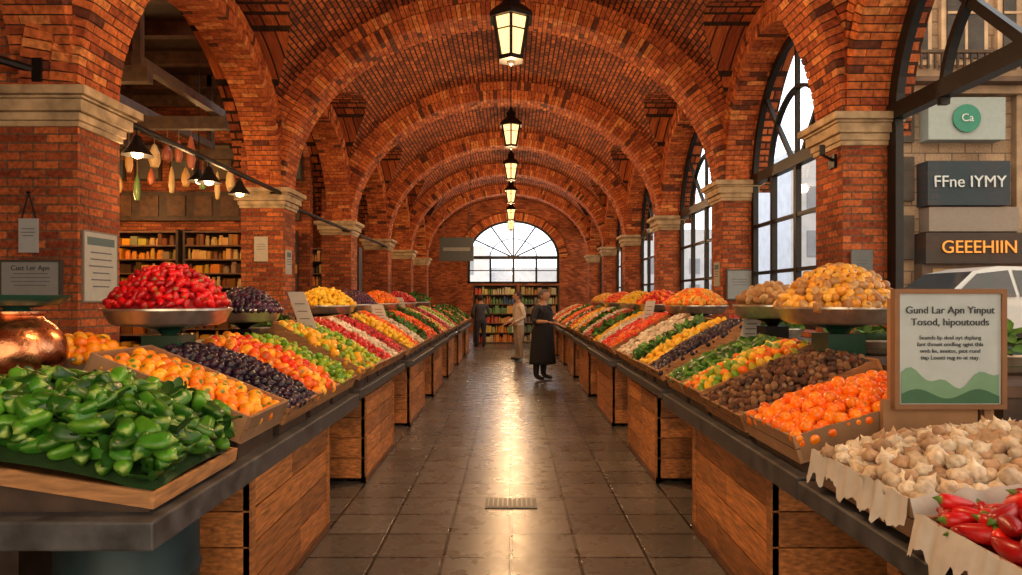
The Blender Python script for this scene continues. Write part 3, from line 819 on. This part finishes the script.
crate('lemon', 1, 4.36, 4.84, 1.24, 1.98, .92, 1.24, heap=.08, mix=['orange', 'lime'])
crate('green_pepper', 1, 4.87, 5.34, 1.24, 1.98, .92, 1.24, heap=.07)
crate('garlic', 1, 2.06, 2.72, 1.22, 2.08, .88, .98, heap=.09, hi=True, layers=2, mat=M_CARD, paper=True, wall=.11, base=.65)
crate('red_chili', 1, 1.40, 2.00, 1.20, 2.05, .88, .93, heap=.09, hi=True, layers=2, mat=M_CARD, paper=True, wall=.08, base=.65)

left_rows = [['yellow_pepper', 'lime', 'apple', 'mushroom', 'cherry'], ['lemon', 'tomato', 'mushroom', 'leafy_green', 'red_pepper'],
             ['tomato', 'leafy_green', 'apple', 'lime', 'orange'], ['cherry', 'mushroom', 'green_apple', 'apple', 'leafy_green'],
             ['leafy_green', 'orange', 'plum', 'leafy_green', 'lemon'], ['tomato', 'leafy_green', 'leafy_green', 'apple', 'lime']]
right_rows = [['blackberry', 'lemon', 'leafy_green', 'mushroom', 'mushroom'], ['tomato', 'red_pepper', 'mushroom', 'lemon', 'leafy_green'],
              ['apple', 'mushroom', 'leafy_green', 'orange', 'mushroom'], ['lemon', 'tomato', 'leafy_green', 'mushroom', 'apple'],
              ['orange', 'leafy_green', 'apple', 'lemon', 'mushroom'], ['tomato', 'lime', 'mushroom', 'apple', 'orange']]
for s, rows in ((-1, left_rows), (1, right_rows)):
    for i, row in enumerate(rows):
        a = SEG0 + i * SEGP
        for j, kd in enumerate(row):
            y0 = a + .01 + j * .461
            mx = {'lime': ['lemon', 'green_apple'], 'tomato': ['orange'], 'yellow_pepper': ['lime']}.get(kd) if (i + j) % 2 == 0 else None
            crate(kd, s, y0, y0 + .44, 1.25, 2.0, .92 + random.uniform(0, .02), 1.33 + random.uniform(0, .04), heap=random.uniform(.05, .09), mix=mx)

platter('strawberry', -2.06, 4.1, 1.52, .345, 1.23, h=.27, hi=True)
platter('blackberry', -2.06, 5.25, 1.50, .27, 1.23, h=.16, mix=['plum'])
platter('quince', 1.97, 4.1, 1.53, .345, 1.23, h=.25, hi=True, mix=['quince', 'potato'])
platter('potato', 2.0, 5.2, 1.53, .28, 1.23, h=.17)
for (kd, s, y, mx) in (('lemon', -1, 8.0, None), ('plum', -1, 9.3, None), ('orange', -1, 11.2, None), ('apple', -1, 13.2, None), ('leafy_green', -1, 15.4, None),
                   ('orange', 1, 8.1, ['quince']), ('strawberry', 1, 10.0, ['orange']), ('lemon', 1, 11.6, None), ('tomato', 1, 13.5, None), ('quince', 1, 15.6, None)):
    platter(kd, s * 2.2, y, 1.5, .36, 1.23, h=.2, mix=mx)
for (kd, s, y) in (('leafy_green', 1, 3.5), ('leafy_green', 1, 6.3), ('leafy_green', -1, 6.6), ('chestnut', -1, 7.2), ('red_chili', 1, 6.9), ('leafy_green', 1, 4.62)):
    platter(kd, s * 2.42, y, 1.31, .26, 1.23, h=.12)
platter('peach', -2.30, 3.62, 1.28, .22, 1.23, h=.1, hi=True)

e = empty('copper_urn', (-2.28, 3.15, 1.231)); cx, cy = -2.29, 3.15
m = MB(); m.lathe([(0, 0), (.12, 0), (.13, .012), (.165, .03), (.198, .08), (.205, .13), (.19, .19), (.15, .245), (.115, .27), (.105, .29), (.12, .30), (.12, .31), (0, .31)], (cx, cy, 1.231), 48)
m.build('pot', M_COPPER, e, smooth=True)
m = MB(); m.lathe([(0, .31), (.06, .31), (.05, .325), (.17, .34), (.205, .37), (.215, .385), (.20, .38), (.16, .355), (0, .34)], (cx, cy, 1.231), 40)
m.build('pan', M_GREENP, e, smooth=True)

e = empty('metal_drum', (-1.6, 2.85, 0)); m = MB()
m.lathe([(0, 0), (.27, 0), (.28, .02), (.27, .04), (.27, .22), (.28, .235), (.27, .25), (.27, .45), (.28, .465), (.27, .48), (.27, .66), (.285, .67), (.285, .69), (.265, .69), (.26, .64), (0, .64)], (-1.6, 2.85, 0), 36)
m.build('drum', M_TEAL, e, smooth=True)

# ------------------------------------------------------------------ signs
RX = (PI / 2, 0, 0)
def board_sign(name, x0, x1, z0, z1, y, body=None, col=(.75, .72, .66), lines=5, frame=None, t=.02, facing='y', tsize=.03):
    m = MB()
    if facing == 'y':
        e = empty(name, ((x0 + x1) / 2, y, z0))
        m.box(x0, x1, y, y + t, z0, z1, col)
        if frame:
            f = .02
            for (a, b, c, d) in ((x0 - f, x1 + f, z1, z1 + f), (x0 - f, x1 + f, z0 - f, z0), (x0 - f, x0, z0, z1), (x1, x1 + f, z0, z1)): m.box(a, b, y - .01, y + t + .005, c, d, frame)
        for k in range(lines):
            zz = z1 - (z1 - z0) * (.32 + .1 * k); w = (x1 - x0) * random.uniform(.25, .38); xc = (x0 + x1) / 2
            m.box(xc - w, xc + w, y - .002, y, zz, zz + .008, (.12, .13, .15))
        m.build('board', M_PRINT, e)
        if body: text('lettering', body, tsize, ((x0 + x1) / 2, y - .003, z1 - (z1 - z0) * .16), RX, M_TXTD, e)
    else:
        sgn = facing
        ya, yb = x1
        e = empty(name, (x0, (ya + yb) / 2, z0))
        xx = sorted((x0, x0 + sgn * t)); m.box(xx[0], xx[1], ya, yb, z0, z1, col)
        if frame:
            f = .015; m.box(xx[0] - .001, xx[1] + .001, ya - f, ya, z0 - f, z1 + f, frame); m.box(xx[0], xx[1], yb, yb + f, z0 - f, z1 + f, frame); m.box(xx[0], xx[1], ya, yb, z1, z1 + f, frame); m.box(xx[0], xx[1], ya, yb, z0 - f, z0, frame)
        xq = x0 + sgn * t; q = sorted((xq, xq + sgn * .002))
        m.box(q[0], q[1], ya + .04, yb - .04, z1 - .11, z1 - .04, (.10, .16, .17))
        for k in range(lines):
            zz = z1 - (z1 - z0) * (.3 + .1 * k); w = (yb - ya) * random.uniform(.25, .38); yc = (ya + yb) / 2
            m.box(q[0], q[1], yc - w, yc + w, zz, zz + .012, (.12, .13, .15))
        m.build('board', M_PRINT, e)
    return e
e = board_sign('information_board', 1.63, 2.06, 1.155, 1.62, 2.86, None, (.40, .47, .49), 0, frame=(.22, .11, .05))
text('heading', 'Gund Lar Apn Yinput', .043, (1.845, 2.856, 1.55), RX, M_TXTD, e, ext=.0015)
text('heading_2', 'Tosod, hipoutouds', .043, (1.845, 2.856, 1.50), RX, M_TXTD, e, ext=.0015)
for k in range(4): text('body_text', ['Seunds lip deul uyt dsplang', 'Iant thmuit ondliog ugist thla', 'omb lie, imotse, piot rond', 'tiap Loueti nug to ut stay.'][k], .024, (1.845, 2.856, 1.435 - k * .028), RX, M_TXTD, e)
m = MB()
hl = [(1.64 + .41 * k / 20, 1.225 + .03 * math.sin(k * .35 + 1) + .018 * math.sin(k * .9)) for k in range(21)]
for k in range(20): m.face([(hl[k][0], 2.857, 1.16), (hl[k + 1][0], 2.857, 1.16), (hl[k + 1][0], 2.857, hl[k + 1][1] + .04), (hl[k][0], 2.857, hl[k][1] + .04)], None, (.15, .30, .19))
for k in range(20): m.face([(hl[k][0], 2.855, 1.16), (hl[k + 1][0], 2.855, 1.16), (hl[k + 1][0], 2.855, 1.2 + .02 * math.sin(k * .5 + .5)), (hl[k][0], 2.855, 1.2 + .02 * math.sin((k - 1) * .5 + .5))], None, (.04, .13, .07))
m.build('hills_print', M_PRINT, e)
m = MB(); m.box(1.58, 1.98, 2.885, 2.91, .86, 1.17); m.box(1.58, 1.98, 2.80, 2.885, .86, .88); m.box(1.62, 1.66, 2.9, 2.93, .86, 1.6); m.box(2.02, 2.06, 2.9, 2.93, .86, 1.6)
m.build('easel', M_CARD, e)

e = board_sign('wall_notice', -4.32, -3.83, 1.585, 1.91, 5.765, 'Cust Ler Apn', (.26, .28, .28), 4, frame=(.06, .05, .04), tsize=.06)
e = board_sign('hanging_tag', -4.18, -4.02, 1.99, 2.28, 5.77, None, (.36, .40, .42), 3)
m = MB(); m.tube((-4.16, 5.78, 2.28), (-4.10, 5.78, 2.5), .006); m.tube((-4.04, 5.78, 2.28), (-4.10, 5.78, 2.5), .006); m.tube((-4.1, 5.79, 2.5), (-4.1, 5.76, 2.5), .012); m.build('string', M_IRON, e)
board_sign('wall_poster', XL, (5.86, 6.34), 1.58, 2.18, 0, None, (.42, .43, .40), 6, frame=(.2, .18, .16), facing=1, t=.015)
board_sign('wall_poster', XL, (11.12, 11.4), 2.0, 2.4, 0, None, (.45, .45, .4), 4, facing=1, t=.015)
board_sign('wall_notice', -4.15, -3.93, 2.2, 2.6, 10.985, None, (.45, .41, .35), 3)
board_sign('wall_notice', 3.5, 3.72, 1.75, 2.1, 6.99, None, (.15, .17, .18), 3)
board_sign('wall_notice', 3.5, 3.88, 1.6, 2.05, 10.98, None, (.30, .35, .38), 3, frame=(.1, .1, .1))
board_sign('wall_poster', XR, (11.15, 11.45), 1.8, 2.2, 0, None, (.45, .43, .36), 4, facing=-1, t=.015)

def price_card(x, y, z, h=.3, w=.16, lean=.3):
    e = empty('price_card', (x, y, z)); m = MB()
    T = lambda p: (x + p[0] + p[2] * (-lean), y + p[1], z + p[2])
    m.box(-w / 2, w / 2, -.004, .004, 0, h, (.55, .53, .48), T=T)
    for k in range(4): m.box(-w * .3, w * .3, -.006, -.004, h * (.25 + .16 * k), h * (.25 + .16 * k) + .01, (.2, .18, .16), T=T)
    m.box(-.006, .006, -.004, .004, -.14, 0, (.3, .2, .1), T=T)
    m.build('card', M_PRINT, e)
price_card(-1.80, 6.15, 1.24, .42, .15, .35); price_card(-1.7, 9.0, 1.27, .25)
price_card(1.75, 8.8, 1.27, .3, .12, -.2); price_card(1.9, 5.45, 1.25, .25, .14, -.2); price_card(-1.9, 12, 1.32, .3)

# ------------------------------------------------------------------ outside right
SG = .68
mb = MB(); mb.box(CX + XO + .02, 60, -12, 70, .2, SG); mb.build('street_ground', M_STREET)
e = empty('building_facade', (12, 14, SG)); m = MB()
m.box(7.2, 20, 14, 16, SG, 12, mi=1)
for z in (5.75, 6.05, 8.4, 8.7): m.box(7.0, 20, 13.75, 14, z, z + .16, (.8, .72, .65))
m.box(7.1, 20, 13.5, 14, 5.92, 6.02, (.25, .2, .18))
m.box(7.1, 7.5, 13.85, 14, SG, 12, (.8, .75, .7)); m.box(10.3, 10.7, 13.85, 14, SG, 12, (.8, .75, .7))
for z in (2.4, 3.6, 4.8): m.box(7.7, 8.25, 13.9, 14, z, z + .9, (.12, .14, .17))
for k in range(9):
    x = 7.75 + k * 1.15
    for z in (6.5, 9.1):
        m.box(x - .10, x + .85, 13.9, 14, z - .12, z + 1.6, (1.3, 1.2, 1.1)); m.box(x, x + .75, 13.86, 13.9, z, z + 1.45, (.12, .15, .2)); m.box(x + .35, x + .40, 13.84, 13.86, z, z + 1.45, (1.2, 1.1, 1)); m.box(x, x + .75, 13.84, 13.86, z + .9, z + .95, (1.2, 1.1, 1))
    for j in range(8): m.box(x + j * .14, x + j * .14 + .04, 13.56, 13.60, 6.2, 6.5, (.15, .13, .12))
m.box(7.1, 20, 13.54, 13.62, 6.5, 6.56, (.2, .17, .15))
m.build('facade', [M_FACADE, M_FBLOCK], e)
e = empty('shop_banner', (9.3, 13.7, 4)); m = MB()
m.box(8.40, 9.95, 13.68, 14.0, 4.80, 5.65, (.26, .30, .29)); m.box(8.35, 10.0, 13.62, 14.0, 3.47, 4.36, (.012, .025, .035)); m.box(8.40, 10.2, 13.66, 14.0, 2.95, 3.44, (.2, .16, .13)); m.box(8.3, 12, 13.6, 14.0, 2.3, 2.92, (.03, .018, .012))
m.box(8.3, 12, 13.72, 14.0, SG, 2.3, (.12, .07, .04))
for k in range(5): m.box(8.5 + k * .7, 9.05 + k * .7, 13.70, 13.72, 1.0, 2.2, (.35, .22, .1))  # lower shop windows, their lit look put into the warm colour
m.build('panels', M_PRINT, e)
m = MB(); m.lathe([(0, 0), (.28, 0), (.28, .02), (0, .02)], (0, 0, 0), 32, (.02, .18, .12)); m.V = [(9.15 + v[0], 13.66 - v[2], 5.22 + v[1]) for v in m.V]; m.build('round_logo', M_PRINT, e)
text('banner_lettering', 'FFne IYMY', .33, (9.18, 13.6, 3.93), RX, M_TXTW, e, ext=.01); text('shop_lettering', 'GEEEHIIN', .36, (9.36, 13.58, 2.62), RX, M_TXTY, e, ext=.01)
text('logo_lettering', 'Ca', .22, (9.15, 13.62, 5.22), RX, M_TXTW, e)
CXX, CYY = 6.25, 11.3
e = empty('car', (CXX + 2, CYY + .85, SG)); m = MB()
prof = [(0, .35), (.02, .62), (.15, .78), (.95, .92), (1.55, 1.38), (2.0, 1.47), (3.0, 1.45), (3.6, 1.05), (4.2, .98), (4.28, .6), (4.25, .35)]
def cs_(i, yy):
    x, z = prof[i]; inset = .0 if z < .95 else (z - .95) * .45
    return (CXX + x, (CYY + inset) if yy == 0 else (CYY + 1.7 - inset), SG + z)
for i in range(len(prof) - 1):
    mi = 1 if i in (3, 6) else 0
    m.face([cs_(i, 0), cs_(i, 1), cs_(i + 1, 1), cs_(i + 1, 0)], None, (1, 1, 1), mi)
m.face([cs_(0, 0), cs_(0, 1), cs_(10, 1), cs_(10, 0)])
for yy in (0, 1):
    m.face([cs_(i, yy) for i in range(len(prof))], None, (1, 1, 1), 0)
    q = [(1.1, .95), (1.6, 1.34), (2.15, 1.40), (2.15, .95)]; q2 = [(2.22, .95), (2.22, 1.4), (2.95, 1.38), (3.4, 1.02)]
    for Q in (q, q2): m.face([(CXX + x, (CYY + max(0, z - .95) * .45 - .012) if yy == 0 else (CYY + 1.7 - max(0, z - .95) * .45 + .012), SG + z) for x, z in Q], None, (1, 1, 1), 1)
m.build('body', [M_CARP, M_DGLASS], e)
m = MB()
for x in (CXX + .8, CXX + 3.45):
    for y in (CYY, CYY + 1.55):
        w = MB(); w.lathe([(0, 0), (.2, 0), (.22, .02), (.32, .02), (.33, .05), (.33, .15), (.32, .18), (0, .18)], (0, 0, 0), 20)
        for f in w.F: m.face([(x + w.V[i][0], y - .02 + w.V[i][2], SG + .33 + w.V[i][1]) for i in f], None, (1, 1, 1))
m.build('wheels', M_IRON, e)
m = MB()
for (x0, x1, y, z1) in ((-14, -2, 60, 6.2), (-2.5, 6, 66, 4.6), (9, 22, 58, 7.5), (14, 30, 34, 9), ):
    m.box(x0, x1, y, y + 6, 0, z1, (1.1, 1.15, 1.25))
    for a in np.arange(x0 + .8, x1 - 1, 1.8):
        for z in np.arange(1.5, z1 - 1.6, 2.2): m.box(a, a + .9, y - .05, y, z, z + 1.3, (.55, .6, .7))
m.build('city_block', M_BLOCK)

# ------------------------------------------------------------------ people
def person(name, loc, yaw, shirt, pants, hair, arms, apron=None, sleeve=.0, skin=(.50, .26, .16), H=1.0, lean=0.0, wide=1.12):
    root = empty(name, loc)
    pts = []; rad = []; edges = []; roots = []
    def add(p, r, parent=None, root_=False):
        pts.append(p); rad.append(r)
        if parent is not None: edges.append((parent, len(pts) - 1))
        if root_: roots.append(len(pts) - 1)
        return len(pts) - 1
    pel = add((0, 0, .95), (.155, .13), root_=True)
    s1 = add((0, .01 + lean * .15, 1.10), (.145, .12), pel); s2 = add((0, .02 + lean * .4, 1.27), (.17, .13), s1)
    s3 = add((0, .01 + lean * .6, 1.40), (.155, .105), s2); nk = add((0, .01 + lean * .7, 1.49), (.058, .058), s3); hd = add((0, .02 + lean * .8, 1.60), (.055, .055), nk)
    wr = []
    for i, sg in enumerate((-1, 1)):
        el, wp = arms[i]
        sh = add((sg * .165, lean * .6, 1.41), (.070, .070), s3); sh2 = add((sg * .215, lean * .6, 1.36), (.062, .062), sh)
        e1 = add(el, (.047, .047), sh2); w1 = add(wp, (.030, .032), e1); wr.append((el, wp, sg))
        d = (Vector(wp) - Vector(el)).normalized(); hp = Vector(wp) + d * .05; add(tuple(hp), (.033, .022), w1)
        hip = add((sg * .09, 0, .88), (.11, .115), pel); th = add((sg * .10, .0, .68), (.09, .09), hip)
        kn = add((sg * .105, .015, .50), (.066, .066), th); cf = add((sg * .105, -.01, .33), (.062, .062), kn); an = add((sg * .11, -.015, .10), (.046, .046), cf)
        hl = add((sg * .112, .03, .055), (.047, .047), an); add((sg * .125, .15, .04), (.038, .034), hl)
    for el, wp, sg in wr:
        d = (Vector(wp) - Vector(el)).normalized(); up = Vector((0, 0, 1)); side = d.cross(up); side.normalize(); dn = side.cross(d)
        if dn.z > 0: dn = -dn
        base = Vector(wp) + d * .055
        for k, ln in enumerate((.06, .072, .068, .052)):
            off = side * (-.027 + .018 * k); a = add(tuple(base + off), (.010, .010), None, True)
            b = add(tuple(base + off + d * (.035 + ln * .5) + dn * .006), (.009, .009), a); add(tuple(base + off + d * (.03 + ln * .85) + dn * .03), (.0075, .0075), b)
        a = add(tuple(Vector(wp) + d * .025 - side * .02 * 1), (.012, .012), None, True); b = add(tuple(Vector(wp) + d * .06 - side * .05 + dn * .01), (.010, .010), a); add(tuple(Vector(wp) + d * .09 - side * .05 + dn * .02), (.008, .008), b)
    me = bpy.data.meshes.new('b'); me.from_pydata(pts, edges, []); ob = bpy.data.objects.new('b', me); COL.objects.link(ob)
    ob.modifiers.new('Skin', 'SKIN').use_smooth_shade = True
    sv = me.skin_vertices[0].data
    for i, r in enumerate(rad): sv[i].radius = r; sv[i].use_root = i in roots
    ss = ob.modifiers.new('Sub', 'SUBSURF'); ss.levels = 2; ss.render_levels = 2
    bpy.context.view_layer.update()
    dg = bpy.context.evaluated_depsgraph_get(); bm_me = bpy.data.meshes.new_from_object(ob.evaluated_get(dg))
    bpy.data.objects.remove(ob)
    bm_me.materials.clear(); bm_me.materials.append(M_CLOTH); bm_me.materials.append(M_SKIN)
    ca = bm_me.color_attributes.new('Col', 'FLOAT_COLOR', 'CORNER')
    for p in bm_me.polygons:
        c = p.center; col = shirt; mi = 0
        if c.z < .93: col = pants
        if c.z < .075: col = (.02, .015, .012)
        if c.z > 1.475 and abs(c.x) < .1: col = skin; mi = 1
        for el, wp, sg in wr:
            E, Wp = Vector(el), Vector(wp); ax = (Wp - E); t = (c - E).dot(ax) / ax.length_squared; dist = (c - (E + ax * t)).length
            if t > (1 - sleeve) - .04 and dist < .12 and c.z > .6: col = skin; mi = 1
        p.material_index = mi; p.use_smooth = True
        for li in p.loop_indices: ca.data[li].color = (*col, 1)
    body = bpy.data.objects.new('body', bm_me); COL.objects.link(body)
    parts = [body]
    hz = 1.655; hy = .03 + lean * .8
    V, F = ICO[3]; V = V.copy(); x, y, z = V.T
    W = np.stack([x * .080 * (1 - .22 * np.clip(-z, 0, 1)), y * .097, z * .118], 1)
    front = np.clip(y, 0, 1)
    W[:, 1] += .022 * np.exp(-((x) / .16) ** 2 - ((z + .12) / .2) ** 2) * front * 1.3
    W[:, 1] += .010 * np.exp(-((x) / .3) ** 2 - ((z + .82) / .2) ** 2) * front
    W[:, 1] -= .010 * (np.exp(-((np.abs(x) - .35) / .15) ** 2 - ((z - .08) / .12) ** 2)) * front
    h = MB()
    for f in F: h.face([tuple(W[i] + np.array([0, hy, hz])) for i in f], None, skin)
    for sg in (-1, 1):
        h.lathe([(0, -.03), (.012, -.024), (.016, 0), (.012, .024), (0, .03)], (sg * .080, hy - .005, hz - .005), 8, skin, sx=.5)
        h.lathe([(0, -.008), (.01, 0), (0, .008)], (sg * .028, hy + .083, hz + .01), 8, (.03, .02, .02))
    h.box(-.024, .024, hy + .078, hy + .088, hz - .062, hz - .055, (.35, .12, .10))
    parts.append(h.build('head', M_SKIN, smooth=True))
    hr = MB()
    for f in F:
        c = V[list(f)].mean(0)
        if (c[1] > .35 and c[2] < .55) or (c[1] > -.1 and c[2] < .05) or c[2] < -.45: continue
        hr.face([tuple(W[i] * np.array([1.09, 1.09, 1.09]) + np.array([0, hy - .004, hz + .003])) for i in f], None, hair)
    parts.append(hr.build('hair', M_CLOTH, smooth=True))
    if apron:
        ap = MB(); n = 24; rows = 14; grid = []
        for r in range(rows + 1):
            t = r / rows; z = 1.36 - t * 1.04; row = []
            half = 45 + 62 * min(1, max(0, (t - .18) / .15)); rx = .175 + .075 * max(0, t - .25); ry = .150 + .08 * max(0, t - .2)
            for k in range(n + 1):
                a = math.radians(-half + 2 * half * k / n); fold = 1 + .03 * math.sin(k * 1.7) * t
                row.append((math.sin(a) * (rx + .02) * fold, .01 + math.cos(a) * (ry + .015) * fold + lean * .4 * (1 - t), z))
            grid.append(row)
        for r in range(rows):
            for k in range(n): ap.face([grid[r][k], grid[r + 1][k], grid[r + 1][k + 1], grid[r][k + 1]], None, apron)
        for sg in (-1, 1): ap.tube((sg * .1, .14 + lean * .4, 1.35), (sg * .06, .04 + lean * .6, 1.49), .012, 6, apron)
        o = ap.build('apron', M_CLOTH, smooth=True); sd = o.modifiers.new('S', 'SOLIDIFY'); sd.thickness = .008
        parts.append(o)
    root.rotation_euler = (0, 0, yaw); root.scale = (H * wide, H * wide, H)
    for p in parts: p.parent = root
    return root
armsA = [((-.27, .02, 1.13), (-.17, .27, 1.08)), ((.30, .06, 1.16), (.34, .32, 1.16))]
person('market_vendor', (.58, 13.4, 0), -PI + .95, (.022, .022, .025), (.018, .018, .02), (.10, .095, .09), armsA, apron=(.012, .012, .014), sleeve=.6, lean=.05, wide=1.2)
armsB = [((-.27, -.04, 1.13), (-.22, .18, .98)), ((.27, -.04, 1.13), (.22, .19, .98))]
person('shopper', (.20, 17.6, 0), PI / 2 + .3, (.70, .60, .48), (.42, .32, .24), (.04, .025, .015), armsB, sleeve=.1, wide=1.2)
person('bystander', (2.98, 3.75, 0), PI / 2 + .4, (.045, .05, .06), (.03, .03, .035), (.03, .02, .015), armsB, sleeve=.0, H=.97)
person('shopper', (-1.0, 22.3, 0), .4, (.06, .06, .07), (.03, .03, .04), (.03, .02, .01), armsB, H=.97)

# ------------------------------------------------------------------ world, camera
w = bpy.data.worlds.new('World'); scene.world = w; w.use_nodes = True
nt = w.node_tree; N, L = nt.nodes, nt.links; N.clear()
tc = N.new('ShaderNodeTexCoord'); sx = N.new('ShaderNodeSeparateXYZ'); L.new(tc.outputs['Generated'], sx.inputs[0])
mr = N.new('ShaderNodeMapRange'); mr.inputs['From Min'].default_value = -.6; mr.inputs['From Max'].default_value = .5
L.new(sx.outputs['Y'], mr.inputs['Value'])
mx = N.new('ShaderNodeMix'); mx.data_type = 'RGBA'
mx.inputs[6].default_value = (1.0, .80, .58, 1); mx.inputs[7].default_value = (.90, .95, 1.0, 1)
L.new(mr.outputs['Result'], mx.inputs[0])
bg = N.new('ShaderNodeBackground'); bg.inputs[1].default_value = 2.9; L.new(mx.outputs[2], bg.inputs[0])
out = N.new('ShaderNodeOutputWorld'); L.new(bg.outputs[0], out.inputs[0])

cam = bpy.data.cameras.new('camera'); co = bpy.data.objects.new('camera', cam); COL.objects.link(co)
co.location = (0, 0, 1.6); co.rotation_euler = (PI / 2, 0, 0); cam.sensor_width = 36; cam.lens = 680 / 1022 * 36; cam.shift_y = 11.0 / 1022; cam.clip_start = .05; cam.clip_end = 300
scene.camera = co
try:
    scene.view_settings.view_transform = 'Standard'; scene.view_settings.look = 'None'
except Exception as ex: print(ex)
